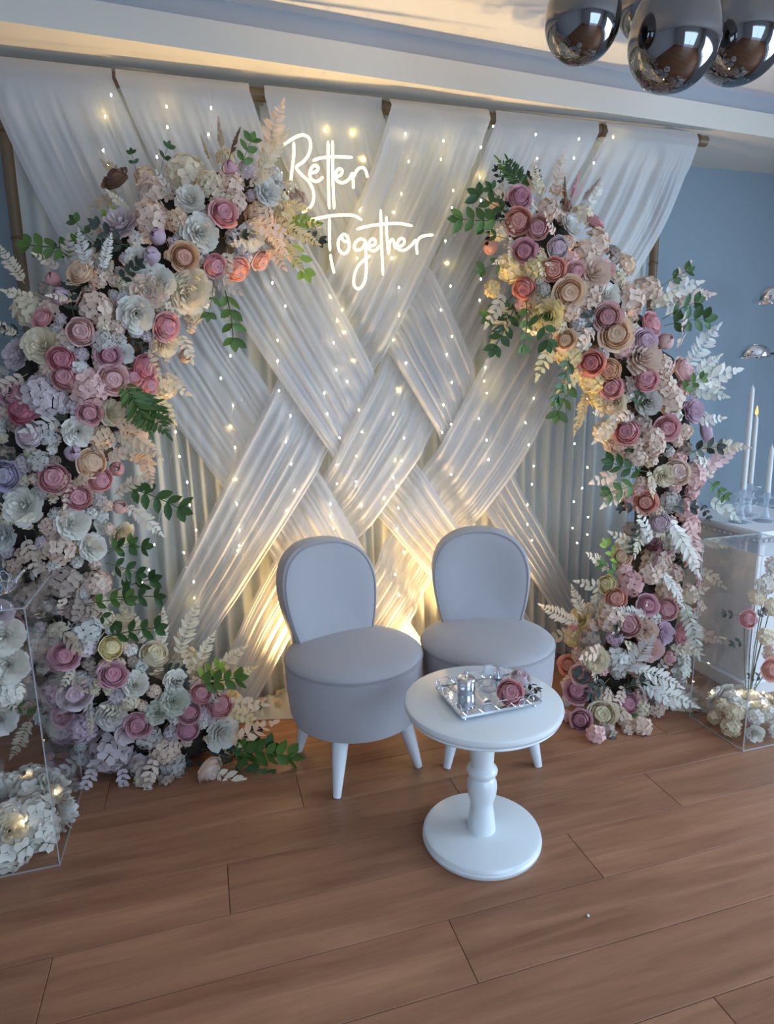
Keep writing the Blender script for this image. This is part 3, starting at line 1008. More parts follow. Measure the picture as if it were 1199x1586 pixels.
LEFT_BODY = [(440, 335, 40, 2.52), (370, 322, 80, 2.51), (290, 365, 92, 2.49), (222, 430, 105, 2.48), (160, 500, 118, 2.47), (122, 580, 122, 2.47), (98, 660, 118, 2.47),
             (84, 750, 108, 2.46), (82, 850, 98, 2.46), (92, 940, 92, 2.48), (118, 1020, 95, 2.50), (175, 1090, 105, 2.52), (258, 1120, 92, 2.48), (335, 1130, 50, 2.44)]
LEFT = [('peony', 'white', 296, 310, 22), ('peony', 'white', 309, 360, 27), ('peony', 'white', 389, 363, 20), ('peony', 'cream', 296, 438, 26), ('peony', 'lav', 188, 351, 27),
        ('peony', 'white', 214, 403, 20), ('peony', 'white', 246, 438, 26), ('peony', 'cool', 413, 298, 21), ('rose', 'pink', 344, 333, 18), ('bud', 'mauve', 357, 266, 16),
        ('bud', 'lilac', 249, 369, 17), ('bud', 'lilac', 238, 398, 19), ('rose', 'orange', 284, 397, 18), ('rose', 'pink', 328, 409, 17), ('rose', 'salmon', 363, 412, 18),
        ('rose', 'palepink', 400, 398, 14), ('sprig', 'peach', 261, 395, 8), ('hyd', 'blush', 240, 297, 28), ('hyd', 'blush', 235, 336, 28), ('hyd', 'peach', 223, 272, 16),
        ('hyd', 'peach', 275, 342, 19), ('hyd', 'blush', 360, 288, 20), ('hyd', 'blush', 366, 312, 18), ('hyd', 'cream', 290, 268, 32), ('hyd', 'cream', 325, 285, 22), ('hyd', 'peach', 404, 335, 24),
        ('rose', 'brown', 185, 284, 18), ('hyd', 'butter', 440, 340, 22), ('hyd', 'cream', 430, 310, 18),
        ('bud', 'pink', 85, 437, 15), ('bud', 'lilac', 100, 462, 19), ('rose', 'peach', 130, 427, 18), ('peony', 'blush', 228, 450, 27), ('peony', 'white', 210, 484, 28),
        ('hyd', 'blush', 148, 477, 28), ('rose', 'pink', 252, 502, 19), ('rose', 'palepink', 127, 515, 19), ('rose', 'pink', 70, 497, 14), ('peony', 'cream', 68, 537, 28),
        ('rose', 'rosepink', 95, 557, 18), ('rose', 'pink', 102, 587, 18), ('rose', 'rosepink', 220, 565, 19), ('rose', 'pink', 225, 595, 14), ('rose', 'pink', 203, 585, 13),
        ('bud', 'blush', 285, 550, 14), ('peony', 'cream', 252, 532, 20), ('rose', 'mauve', 168, 550, 16), ('rose', 'palepink', 172, 587, 19), ('hyd', 'palepink', 140, 600, 33),
        ('peony', 'cool', 190, 547, 15), ('rose', 'pink', 138, 638, 16), ('hyd', 'lav', 68, 612, 36), ('peony', 'lav', 28, 552, 22), ('rose', 'mauve', 25, 615, 18),
        ('rose', 'deep', 42, 640, 22), ('peony', 'cream', 170, 640, 20), ('peony', 'white', 120, 668, 23), ('peony', 'cream', 288, 455, 28), ('hyd', 'cream', 45, 480, 28),
        ('hyd', 'cream', 255, 600, 20), ('hyd', 'grey', 160, 530, 20),
        ('rose', 'lav', 50, 677, 19), ('bud', 'lilac', 113, 703, 17), ('rose', 'peach', 136, 717, 21), ('rose', 'pink', 85, 744, 21), ('rose', 'pink', 152, 742, 17),
        ('bud', 'pink', 180, 727, 15), ('rose', 'pink', 120, 772, 18), ('rose', 'violet', 15, 737, 19), ('peony', 'white', 38, 785, 29), ('peony', 'white', 110, 812, 25),
        ('bud', 'palepink', 182, 787, 15), ('peony', 'cream', 185, 827, 19), ('peony', 'white', 140, 850, 21), ('hyd', 'blush', 92, 848, 27), ('hyd', 'peach', 155, 677, 20),
        ('peony', 'cool', 8, 830, 22), ('hyd', 'grey', 60, 715, 18), ('hyd', 'blush2', 75, 815, 16),
        ('rose', 'mauve', 100, 1018, 18), ('rose', 'mauve', 173, 1050, 18), ('rose', 'lit_cream', 167, 1006, 17), ('hyd', 'cool', 133, 979, 24), ('rose', 'lav', 117, 1075, 20),
        ('peony', 'white', 208, 1064, 20), ('rose', 'cream', 236, 1020, 19), ('rose', 'mauve', 29, 973, 17), ('hyd', 'taupe', 45, 930, 26), ('hyd', 'taupe', 100, 905, 26),
        ('hyd', 'blush', 150, 905, 22), ('hyd', 'taupe', 60, 1000, 24), ('hyd', 'lilac', 85, 1075, 22), ('hyd', 'taupe', 120, 945, 22),
        ('peony', 'white', 270, 1059, 18), ('rose', 'pink', 309, 1079, 15), ('rose', 'pink', 340, 1098, 18), ('rose', 'mauve', 292, 1107, 16), ('rose', 'mauve', 289, 1131, 16),
        ('rose', 'mauve', 216, 1122, 17), ('peony', 'grey', 172, 1107, 22), ('peony', 'pale', 244, 1107, 18), ('peony', 'pale', 268, 1089, 22), ('peony', 'white', 342, 1137, 24),
        ('peony', 'lav', 196, 1134, 18), ('hyd', 'lit_cream', 360, 1086, 15), ('rose', 'blush', 319, 1190, 20), ('hyd', 'lav', 172, 1167, 36), ('hyd', 'blush', 256, 1164, 24),
        ('hyd', 'grey', 268, 1186, 22), ('hyd', 'grey', 229, 1143, 20), ('hyd', 'cream', 286, 1030, 26), ('hyd', 'lav', 215, 1185, 22), ('hyd', 'lilac', 130, 1130, 24), ('hyd', 'lav', 140, 1180, 20),
        ('hyd', 'grey', 90, 1130, 20), ('rose', 'mauve', 98, 1108, 14), ('hyd', 'cream', 330, 1055, 18)]
LEFT_X = [('frond', 408, 262, 72, 95, 'peach'), ('frond', 398, 280, 60, 80, 'cream'), ('plume', 345, 250, 97, 62, 'tan'), ('plume', 352, 255, 70, 55, 'brown'), ('plume', 330, 262, 112, 50, 'tan'),
          ('green', 372, 268, 68, 48, 'a', .1, 3), ('frond', 425, 315, -12, 50, 'butter'), ('frond', 432, 350, -28, 60, 'butter'), ('frond', 425, 365, -55, 62, 'butter'), ('leafy', 440, 345, -5, 48, 'gy'),
          ('green', 440, 365, -62, 62, 'y', .1, 3), ('frond', 405, 350, -50, 60, 'peach'), ('leafy', 385, 345, -20, 60, 'blush'),
          ('green', 213, 270, 105, 30, 'b', .1, 2), ('green', 250, 265, 70, 34, 'b', .1, 2), ('green', 195, 322, 200, 30, 'y', .1, 2), ('leafy', 190, 300, 200, 48, 'tan'), ('leafy', 200, 280, 140, 45, 'tan'),
          ('green', 140, 385, 175, 88, 'a', .15, 5), ('green', 150, 380, 130, 45, 'b', .1, 2), ('frond', 142, 425, 105, 62, 'cool'), ('frond', 160, 420, 75, 50, 'white'),
          ('green', 345, 440, -80, 85, 'a', .1, 4), ('green', 330, 440, -100, 45, 'a', .1, 2), ('green', 200, 380, 180, 40, 'c'), ('green', 185, 440, 45, 40, 'c'),
          ('fern', 195, 600, -48, 85, 'gb', .1), ('fern', 190, 590, -62, 80, 'g', .1), ('fern', 200, 605, -35, 66, 'gb', .1),
          ('frond', 175, 655, -5, 75, 'peach'), ('frond', 185, 660, -35, 72, 'peach'), ('frond', 215, 670, -80, 75, 'peach'), ('frond', 180, 675, -25, 60, 'cream'),
          ('leafy', 240, 590, -20, 50, 'cream'), ('leafy', 235, 610, -50, 50, 'lit_cream'), ('frond', 195, 780, -40, 66, 'white'), ('frond', 200, 765, -20, 55, 'cool'),
          ('green', 190, 752, -22, 92, 'b', .1, 5), ('green', 165, 850, 5, 55, 'b', .1, 3), ('green', 165, 870, -20, 50, 'b', .1, 3), ('green', 160, 860, 25, 45, 'a', .1, 2),
          ('green', 130, 935, 8, 70, 'a', .2, 3), ('green', 170, 925, 3, 72, 'b', .2, 3), ('green', 175, 915, 18, 62, 'b', .2, 3), ('green', 165, 985, 12, 80, 'b', .2, 4), ('green', 145, 940, -40, 40, 'b', .2, 2),
          ('frond', 250, 1010, 84, 62, 'cream'), ('frond', 275, 1015, 68, 80, 'cream'), ('frond', 300, 1040, 60, 62, 'cream'), ('frond', 320, 1050, 40, 70, 'cream'), ('frond', 330, 1065, 25, 66, 'lit_cream'),
          ('leafy', 345, 1085, -8, 58, 'cream'), ('leafy', 350, 1095, -25, 50, 'butter'), ('leafy', 225, 1000, 110, 50, 'cream'), ('frond', 190, 1000, 88, 66, 'cream'),
          ('green', 305, 1060, 12, 62, 'a', .2, 4), ('green', 300, 1055, 35, 45, 'y', .2, 3), ('green', 350, 1160, -2, 98, 'a', .25, 6), ('green', 350, 1170, 18, 66, 'b', .25, 4), ('green', 352, 1178, -22, 62, 'b', .25, 4),
          ('leafy', 350, 1150, 22, 72, 'peach'), ('leafy', 330, 1190, -25, 66, 'cream', .4), ('leafy', 320, 1180, -65, 50, 'cream', .4), ('leafy', 270, 1185, -80, 46, 'grey', .5), ('leafy', 240, 1165, -110, 50, 'blush', .5),
          ('leafy', 150, 1170, -115, 50, 'lav', .5), ('leafy', 190, 1180, -90, 45, 'lav', .5), ('leafy', 130, 1165, -150, 50, 'white', .5), ('leafy', 210, 1170, -60, 50, 'taupe', .5),
          ('frond', 60, 1080, -150, 60, 'taupe'), ('frond', 50, 1110, -120, 62, 'cream'), ('frond', 30, 520, 150, 50, 'cream'), ('frond', 40, 440, 120, 60, 'cream'), ('leafy', 60, 465, 160, 50, 'cream'),
          ('green', 20, 545, 190, 40, 'b', .1, 2), ('green', 40, 610, 170, 40, 'c', .1, 2)]
FILL_L = [('hyd', 'blush'), ('hyd', 'cream'), ('hyd', 'lav'), ('hyd', 'grey'), ('sprig', 'blush'), ('sprig', 'white'), ('sprig', 'taupe'), ('leafy', 'blush'), ('leafy', 'cream'), ('leafy', 'grey'), ('dark', ''), ('dark', ''), ('frond', 'cream'), ('sprig', 'cool')]
arch('flower_arch', 'left arch of pink, white and lilac artificial flowers curving up from the floor', LEFT_BODY, LEFT, LEFT_X, FILL_L, 11)

RIGHT_BODY = [(800, 325, 42, 2.52), (838, 375, 68, 2.51), (885, 445, 82, 2.49), (945, 520, 84, 2.48), (995, 590, 84, 2.47), (1018, 660, 80, 2.45), (1028, 730, 70, 2.44),
              (1030, 800, 60, 2.42), (1022, 870, 68, 2.40), (1005, 940, 78, 2.38), (985, 1010, 84, 2.36), (955, 1070, 74, 2.33), (920, 1095, 45, 2.30)]
RIGHT = [('rose', 'salmon', 804, 343, 19), ('rose', 'mauve', 804, 308, 16), ('rose', 'dusty', 834, 354, 17), ('bud', 'salmon', 765, 384, 16), ('rose', 'mauve', 815, 389, 16), ('rose', 'lav', 863, 384, 16),
         ('rose', 'salmon', 859, 417, 17), ('rose', 'coral', 815, 443, 16), ('rose', 'dusty', 890, 421, 14), ('rose', 'peach', 882, 452, 20), ('peony', 'white', 941, 460, 20), ('rose', 'dusty', 943, 491, 18),
         ('peony', 'cool', 884, 354, 17), ('rose', 'pink', 917, 350, 15), ('hyd', 'blush', 926, 376, 24), ('hyd', 'blush', 908, 391, 19), ('peony', 'blush', 919, 424, 26), ('peony', 'palepink', 938, 419, 17),
         ('hyd', 'cream', 904, 334, 20), ('hyd', 'lit_cream', 793, 415, 22), ('hyd', 'lit_cream', 830, 415, 19), ('peony', 'lit_cream', 852, 486, 24), ('hyd', 'tan', 832, 463, 15), ('hyd', 'blush', 886, 482, 17),
         ('hyd', 'blush', 912, 458, 20), ('hyd', 'lit_cream', 765, 447, 14), ('hyd', 'blush', 850, 324, 20), ('hyd', 'cream', 830, 290, 17), ('sprig', 'peach', 865, 298, 12), ('sprig', 'brown', 876, 319, 12),
         ('hyd', 'taupe', 950, 395, 16), ('hyd', 'peach', 970, 410, 18),
         ('rose', 'peach', 955, 519, 21), ('rose', 'pink', 1004, 506, 17), ('rose', 'lilac', 997, 530, 16), ('bud', 'palepink', 1029, 532, 17), ('rose', 'coral', 921, 562, 17),
         ('rose', 'orange', 948, 573, 16), ('rose', 'pink', 951, 598, 16), ('rose', 'pink', 1000, 590, 18), ('hyd', 'lit_cream', 921, 589, 21), ('hyd', 'lit_cream', 932, 616, 18), ('hyd', 'lit_cream', 885, 550, 22),
         ('rose', 'peach', 878, 526, 14), ('peony', 'cream', 957, 623, 18), ('peony', 'grey', 1006, 623, 20), ('hyd', 'blush', 1040, 620, 24), ('peony', 'lilac', 1072, 638, 20), ('rose', 'lilac', 1088, 672, 15),
         ('rose', 'pink', 1033, 663, 16), ('rose', 'pink', 976, 670, 18), ('peony', 'blush', 997, 557, 27), ('hyd', 'blush', 1027, 568, 20), ('rose', 'palepink', 1054, 578, 18), ('hyd', 'blush', 1029, 598, 20),
         ('hyd', 'blush', 977, 465, 27), ('hyd', 'blush', 1006, 449, 24), ('hyd', 'white', 1029, 472, 21), ('hyd', 'blush', 1050, 462, 15), ('hyd', 'cream', 941, 668, 19), ('hyd', 'blush', 1013, 679, 19), ('hyd', 'butter', 905, 575, 16),
         ('rose', 'blush', 1048, 734, 19), ('rose', 'salmon', 1004, 778, 15), ('rose', 'lav', 1024, 812, 15), ('hyd', 'blush', 1016, 690, 19), ('hyd', 'blush', 988, 708, 18), ('peony', 'cream', 1030, 738, 17),
         ('hyd', 'palepink', 1076, 738, 24), ('hyd', 'white', 1082, 716, 17), ('hyd', 'grey', 1040, 778, 18), ('hyd', 'palepink', 1066, 790, 22), ('hyd', 'cream', 974, 846, 17), ('rose', 'peach', 966, 866, 13),
         ('hyd', 'palepink', 1070, 818, 21), ('hyd', 'blush', 1020, 872, 24), ('hyd', 'blush', 1066, 860, 19), ('sprig', 'white', 1000, 832, 14), ('hyd', 'white', 1046, 836, 22), ('sprig', 'plum', 1016, 846, 13),
         ('rose', 'lit_cream', 946, 908, 14), ('rose', 'salmon', 958, 928, 15), ('peony', 'lit_cream', 904, 960, 18), ('sprig', 'coral', 888, 970, 9), ('hyd', 'lit_cream', 892, 988, 16), ('hyd', 'dusty', 980, 906, 21),
         ('hyd', 'blush', 1010, 888, 18), ('rose', 'mauve', 1002, 938, 14), ('rose', 'dusty', 1033, 944, 16), ('rose', 'dusty', 976, 968, 18), ('hyd', 'blush', 950, 960, 23), ('peony', 'blush', 1002, 978, 18),
         ('peony', 'lilac', 1026, 982, 18), ('rose', 'pink', 1052, 980, 15), ('peony', 'palepink', 1008, 1006, 19), ('bud', 'pink', 1036, 1020, 13), ('peony', 'cream', 924, 1022, 20), ('hyd', 'cool', 958, 1022, 20),
         ('rose', 'palepink', 904, 1046, 15), ('rose', 'mauve', 898, 1074, 17), ('rose', 'salmon', 886, 1032, 14), ('hyd', 'cream', 884, 1062, 14), ('rose', 'mauve', 904, 1116, 15), ('rose', 'cream', 934, 1108, 19),
         ('rose', 'mauve', 970, 1090, 16), ('hyd', 'blush', 936, 1080, 17), ('hyd', 'lilac', 1002, 1060, 17), ('hyd', 'blush', 1040, 916, 21), ('sprig', 'taupe', 916, 992, 18), ('hyd', 'lilac', 954, 988, 14), ('hyd', 'blush2', 1045, 890, 16)]
RIGHT_X = [('fern', 815, 300, 128, 62, 'g', .1), ('fern', 812, 305, 115, 58, 'gb', .1), ('green', 795, 335, 150, 62, 'b', .1, 3), ('green', 780, 342, 178, 66, 'a', .15, 4), ('green', 788, 330, 128, 45, 'b', .1, 2),
           ('green', 785, 372, 160, 40, 'b', .1, 2), ('green', 790, 400, 200, 45, 'a', .1, 2),
           ('green', 800, 460, -118, 82, 'b', .1, 5), ('green', 812, 462, -92, 72, 'a', .1, 4), ('green', 795, 455, -140, 52, 'a', .1, 3), ('green', 825, 470, -75, 60, 'b', .1, 3),
           ('frond', 830, 300, 95, 48, 'cream'), ('frond', 855, 305, 75, 60, 'blush'), ('plume', 878, 325, 78, 58, 'mauve'), ('plume', 872, 325, 95, 46, 'brown'), ('plume', 890, 325, 55, 55, 'taupe'), ('leafy', 905, 330, 60, 45, 'white'),
           ('leafy', 780, 450, 240, 55, 'cream'), ('leafy', 790, 470, -120, 60, 'butter'), ('leafy', 850, 520, -110, 60, 'lit_cream'),
           ('green', 880, 545, -105, 70, 'b', .1, 4), ('green', 882, 580, -112, 60, 'a', .1, 3), ('frond', 905, 605, -105, 62, 'butter'), ('leafy', 900, 570, -140, 45, 'lit_cream'),
           ('green', 1020, 445, 30, 45, 'b', .1, 2), ('leafy', 1030, 455, 50, 52, 'blush'), ('leafy', 1040, 465, 5, 55, 'blush'), ('leafy', 1020, 460, 20, 60, 'white'), ('green', 1025, 505, 8, 62, 'b', .1, 4), ('green', 1022, 495, 25, 55, 'b', .1, 3),
           ('frond', 1055, 575, 52, 82, 'cool'), ('frond', 1060, 590, 38, 60, 'white'), ('leafy', 1062, 598, 15, 74, 'white'), ('leafy', 1065, 605, -12, 52, 'pale'), ('leafy', 1062, 590, 25, 52, 'pale'),
           ('green', 1045, 610, 32, 42, 'a', .1, 3), ('leafy', 1075, 655, 10, 40, 'white'), ('green', 1060, 700, 8, 46, 'c', .1, 3), ('green', 985, 640, 80, 40, 'b', .1, 3), ('leafy', 955, 650, -140, 45, 'cream'),
           ('leafy', 1085, 730, 35, 62, 'palepink'), ('leafy', 1090, 745, 60, 45, 'blush'), ('green', 1090, 742, -45, 36, 'a', .1, 3), ('leafy', 1090, 770, -35, 55, 'pale'),
           ('green', 1000, 730, 165, 55, 'b', .1, 4), ('green', 990, 745, 195, 50, 'a', .1, 3), ('green', 1000, 720, 130, 45, 'b', .1, 3), ('green', 990, 780, 190, 30, 'c', .1, 2), ('green', 1025, 785, 0, 40, 'c', .1, 2),
           ('frond', 1030, 800, -65, 90, 'white', .3), ('frond', 1060, 800, -85, 80, 'palepink', .3), ('leafy', 1005, 835, 110, 45, 'white'), ('leafy', 985, 845, 150, 42, 'cream'), ('fern', 1020, 830, -100, 55, 'plum', .2),
           ('green', 960, 880, 120, 42, 'y', .1, 3), ('green', 965, 890, 150, 36, 'a', .1, 2), ('leafy', 940, 910, 165, 45, 'cream'), ('frond', 1020, 880, -60, 60, 'white', .3), ('frond', 1000, 950, 165, 50, 'white', .3),
           ('frond', 905, 960, 110, 52, 'cream'), ('frond', 895, 965, 150, 60, 'cream'), ('leafy', 890, 975, 190, 45, 'tan'), ('frond', 975, 1030, -20, 70, 'white', .4), ('frond', 980, 1045, -40, 62, 'cool', .4),
           ('frond', 985, 1060, -15, 80, 'white', .4), ('frond', 1010, 1065, -20, 70, 'grey', .4), ('leafy', 1010, 1080, -12, 70, 'cream', .4), ('frond', 1030, 1050, -30, 60, 'taupe', .3), ('fern', 965, 1040, 60, 60, 'grey', .3),
           ('leafy', 900, 1105, -115, 45, 'white', .4), ('green', 955, 1100, -30, 36, 'b', .3, 2), ('frond', 1055, 930, -80, 80, 'pale', .2), ('frond', 1060, 1000, -95, 60, 'pale', .2), ('green', 930, 1060, 150, 40, 'c', .2, 3), ('green', 960, 1065, 20, 45, 'c', .2, 3)]
FILL_R = [('hyd', 'blush'), ('hyd', 'cream'), ('hyd', 'palepink'), ('hyd', 'grey'), ('sprig', 'blush'), ('sprig', 'white'), ('sprig', 'taupe'), ('leafy', 'blush'), ('leafy', 'cream'), ('dark', ''), ('dark', ''), ('frond', 'cream'), ('sprig', 'palepink')]
arch('flower_arch', 'right arch of dusty pink, blush and cream artificial flowers curving up from the floor', RIGHT_BODY, RIGHT, RIGHT_X, FILL_R, 12)

# ================================================================== CHAIRS
velvet = mat('pale_grey_velvet', srgb(176, 173, 178), 0.85, sheen=0.2, noise=0.06, nscale=9)
piping_m = mat('grey_piping', srgb(160, 156, 160), 0.8)
leg_m = mat('white_lacquer', srgb(232, 236, 240), 0.35, noise=0.03)


def chair(x, y, rz, label):
    """local frame: seat faces -Y"""
    c = empty('slipper_chair', (x, y, 0), rz)
    tag(c, label, 'chair', 'pair of grey velvet chairs')
    rS = 0.264
    # drum below the cushion, slightly tapered
    part('seat_base', MB().lathe([(0.02, 0.205), (0.228, 0.205), (0.243, 0.212), (0.252, 0.24), (0.260, 0.32), (0.264, 0.40), (0.264, 0.437), (0.02, 0.437)], 56), velvet, c)
    se = part('seat', MB().lathe([(0.02, 0.437), (0.262, 0.437), (0.2645, 0.446), (0.262, 0.456), (0.250, 0.466), (0.20, 0.478), (0.12, 0.486), (0.05, 0.488), (0.006, 0.488)], 56), velvet, c)
    pts_ = [(rS * math.cos(a), rS * math.sin(a), 0.448) for a in np.linspace(0, 2 * math.pi, 64, endpoint=False)]
    part('piping', MB().tube(pts_ + [pts_[0]], 0.0035, 6, cap=False), piping_m, se)
    # backrest: rounded arch panel, wider above than at the seat, leaning back
    def outline(n_=44, k=1.0):
        P = []
        for i in range(n_):
            s = i / (n_ - 1)
            a = math.pi * (1.22 - 1.44 * s)
            w = 0.192; h = 0.19
            P.append((w * math.cos(a) * k, 0.672 + (h * math.sin(a) if a > 0 and a < math.pi else 0.0) * k))
        return P
    # explicit half outline (x, z), mirrored
    half = [(0.164, 0.435), (0.172, 0.48), (0.186, 0.53), (0.197, 0.58), (0.204, 0.63), (0.206, 0.675), (0.200, 0.72), (0.184, 0.763), (0.157, 0.797), (0.12, 0.822), (0.078, 0.837), (0.035, 0.843)]
    full = [tuple(p) for p in crom(half + [(-a, b) for a, b in half[::-1]], 72)]
    lean = lambda z: 0.155 + 0.24 * (z - 0.435)
    curve = lambda xx: -0.9 * xx * xx
    def shell(inset, y0, bulge=0.0):
        v = []
        for (a, b) in full:
            k = 1 - inset / 0.206
            xx = a * k; zz = 0.435 + (b - 0.435) * (1 - inset / 0.41)
            v.append((xx, lean(zz) + curve(xx) + y0, zz))
        return v
    n_ = len(full)
    rings = [shell(0.014, 0.088), shell(0.0, 0.075), shell(0.0, 0.006), shell(0.008, -0.004)]
    mb = MB(); v = []; f = []
    for r_ in rings:
        v += r_
    for i in range(3):
        for j in range(n_ - 1):
            f.append((i * n_ + j, i * n_ + j + 1, (i + 1) * n_ + j + 1, (i + 1) * n_ + j))
        f.append((i * n_ + n_ - 1, i * n_, (i + 1) * n_, (i + 1) * n_ + n_ - 1))
    f.append(tuple(range(n_ - 1, -1, -1)))
    mb.add(v, f)
    bk = part('backrest', mb, velvet, c)
    # padded front panel of the back
    base_ = shell(0.012, -0.004)
    v = []; f = []; ks = (1.0, 0.985, 0.96, 0.92, 0.86, 0.78, 0.68, 0.56, 0.44, 0.32, 0.20, 0.08)
    for k_ in ks:
        for (xx, yy, zz) in base_:
            x2 = xx * k_; z2 = 0.64 + (zz - 0.64) * k_
            v.append((x2, lean(z2) + curve(x2) - 0.004 - 0.012 * (1 - k_ ** 8), z2))
    for i in range(len(ks) - 1):
        for j in range(n_):
            f.append((i * n_ + j, i * n_ + (j + 1) % n_, (i + 1) * n_ + (j + 1) % n_, (i + 1) * n_ + j))
    f.append(tuple(range((len(ks) - 1) * n_, len(ks) * n_)))
    part('back_pad', MB().add(v, f), velvet, bk, smooth='all')
    part('piping', MB().tube(shell(0.011, -0.005), 0.0034, 6), piping_m, bk)
    for a in (45, 135, 225, 315):
        ca, sa = math.cos(math.radians(a)), math.sin(math.radians(a))
        part('leg', MB().tube([(0.185 * ca, 0.185 * sa, 0.212), (0.215 * ca, 0.215 * sa, 0.12), (0.250 * ca, 0.250 * sa, 0.0)], [0.033, 0.026, 0.0145], 18), leg_m, c)
    return c


chair(0.500, 2.232, math.radians(14.4), 'pale grey velvet chair on the left, in front of the left flower arch')
chair(1.036, 2.182, math.radians(-16.7), 'pale grey velvet chair on the right, partly behind the white table')

# ================================================================== SIDE TABLE
tb = empty('side_table', (0.780, 1.668, 0))
tag(tb, 'small round white pedestal table with a turned leg, in front of the chairs', 'table')
tm = mat('white_table_lacquer', srgb(236, 240, 242), 0.28, coat=0.2)
part('table_top', MB().lathe([(0.01, 0.448), (0.222, 0.448), (0.232, 0.452), (0.238, 0.458), (0.236, 0.463), (0.243, 0.468), (0.246, 0.478), (0.243, 0.488), (0.236, 0.492), (0.01, 0.492)], 72), tm, tb)
part('turned_column', MB().lathe([(0.046, 0.036), (0.045, 0.044), (0.044, 0.06), (0.041, 0.09), (0.037, 0.118), (0.036, 0.134), (0.040, 0.146), (0.046, 0.166), (0.0485, 0.188), (0.047, 0.206), (0.041, 0.220), (0.037, 0.226), (0.043, 0.232), (0.0485, 0.240), (0.0495, 0.248), (0.046, 0.256), (0.038, 0.262), (0.036, 0.27), (0.038, 0.30), (0.041, 0.36), (0.043, 0.40), (0.044, 0.448)], 40), tm, tb)
part('base_disc', MB().lathe([(0.01, 0.0), (0.186, 0.0), (0.191, 0.006), (0.192, 0.016), (0.187, 0.022), (0.190, 0.026), (0.186, 0.034), (0.176, 0.038), (0.01, 0.038)], 72), tm, tb)

# tray and what stands on it
silver = mat('polished_silver', (0.82, 0.82, 0.84), 0.12, 1.0)
mirror = mat('tray_mirror', (0.75, 0.78, 0.82), 0.05, 1.0)
ztab = 0.492
pA = onz(716, 1114, ztab + .012); pB = onz(839, 1090, ztab + .012); pC = onz(682, 1062, ztab + .012)
ux = (pB - pA); LX = float(np.linalg.norm(ux)); ang = math.atan2(ux[1], ux[0])
LY = 0.20
cen = pA + ux / 2 + np.array([-math.sin(ang), math.cos(ang), 0]) * LY / 2
tr = empty('tray', (cen[0], cen[1], ztab), ang)
tag(tr, 'silver mirrored tray with openwork rim standing on the white table', 'tray')
hx, hy = LX / 2, LY / 2
part('mirror_plate', MB().box((-hx, -hy, 0.012), (hx, hy, 0.018), bev=0.001), mirror, tr, smooth=False)
for sx in (-1, 1):
    for sy in (-1, 1):
        part('foot', MB().lathe([(0.003, 0), (0.005, 0.002), (0.003, 0.006), (0.004, 0.0125)], 10, T(sx * (hx - 0.015), sy * (hy - 0.015), 0)), silver, tr)


def rim(parent, x0, y0, x1, y1):
    L_ = math.hypot(x1 - x0, y1 - y0); n_ = max(2, round(L_ / 0.055)); a = math.atan2(y1 - y0, x1 - x0)
    r_ = part('rim', MB().box((0, -0.0015, 0.017), (L_, 0.0015, 0.021)), silver, parent, smooth=False, M=T(x0, y0, 0) @ Matrix.Rotation(a, 4, 'Z'))
    w = L_ / n_
    for i in range(n_):
        cx_ = w * (i + 0.5)
        P = [(cx_ - w * .5, 0, .034), (cx_ - w * .25, 0, .047), (cx_ + w * .25, 0, .047), (cx_ + w * .5, 0, .034), (cx_ + w * .25, 0, .021), (cx_ - w * .25, 0, .021)]
        part('rim_ring', MB().tube(P + [P[0]], 0.0016, 6), silver, r_)


rim(tr, -hx, -hy, hx, -hy); rim(tr, -hx, hy, hx, hy); rim(tr, -hx, -hy, -hx, hy); rim(tr, hx, -hy, hx, hy)
zt = ztab + 0.018
glass = mat_clear('clear_glass', (0.96, 0.98, 1.0), milky=0.06)
pj = onz(722, 1072, zt)
jar = empty('lidded_jar', (pj[0], pj[1], zt))
tag(jar, 'small silver lidded jar standing on the mirrored tray', 'jar')
part('jar_body', MB().lathe([(0.005, 0), (0.026, 0), (0.028, 0.004), (0.028, 0.036), (0.026, 0.040), (0.005, 0.040)], 28), mat('brushed_silver', (0.72, 0.74, 0.78), 0.25, 1.0), jar)
ld = part('lid', MB().lathe([(0.029, 0.040), (0.0305, 0.043), (0.0295, 0.047), (0.022, 0.053), (0.008, 0.056), (0.004, 0.056)], 28), silver, jar)
part('knob', MB().lathe([(0.003, 0.055), (0.003, 0.060), (0.007, 0.064), (0.007, 0.070), (0.003, 0.074), (0.001, 0.0745)], 14), silver, ld)
pj = onz(756, 1068, zt)
bt = empty('perfume_bottle', (pj[0], pj[1], zt))
tag(bt, 'clear glass bottle with a square stopper beside the jar on the tray', 'bottle')
part('bottle_body', MB().lathe([(0.008, 0), (0.024, 0), (0.030, 0.008), (0.030, 0.016), (0.022, 0.026), (0.010, 0.034), (0.009, 0.042), (0.004, 0.042)], 12), glass, bt)
part('collar', MB().lathe([(0.010, 0.040), (0.012, 0.044), (0.010, 0.048), (0.002, 0.048)], 14), silver, bt)
part('stopper', MB().box((-0.015, -0.008, 0.048), (0.015, 0.008, 0.082), bev=0.003), mat_clear('frosted_glass', (0.95, 0.97, 1.0), milky=0.35), bt, smooth=False)
pj = onz(772, 1058, zt)
gb = empty('glass_dish', (pj[0] + 0.012, pj[1] + 0.03, zt))
tag(gb, 'small cut glass ring dish at the back of the tray', 'dish')
part('bowl', MB().lathe([(0.004, 0), (0.016, 0), (0.020, 0.004), (0.025, 0.024), (0.023, 0.024), (0.018, 0.006), (0.004, 0.005)], 10), glass, gb)
part('ring_cone', MB().lathe([(0.010, 0.004), (0.004, 0.04), (0.001, 0.05)], 12), silver, gb)
pj = onz(790, 1077, zt + 0.02)
ar = Arr('rose_head', (pj[0], pj[1], zt), 'single pink rose head lying on the front of the tray', 'rose')
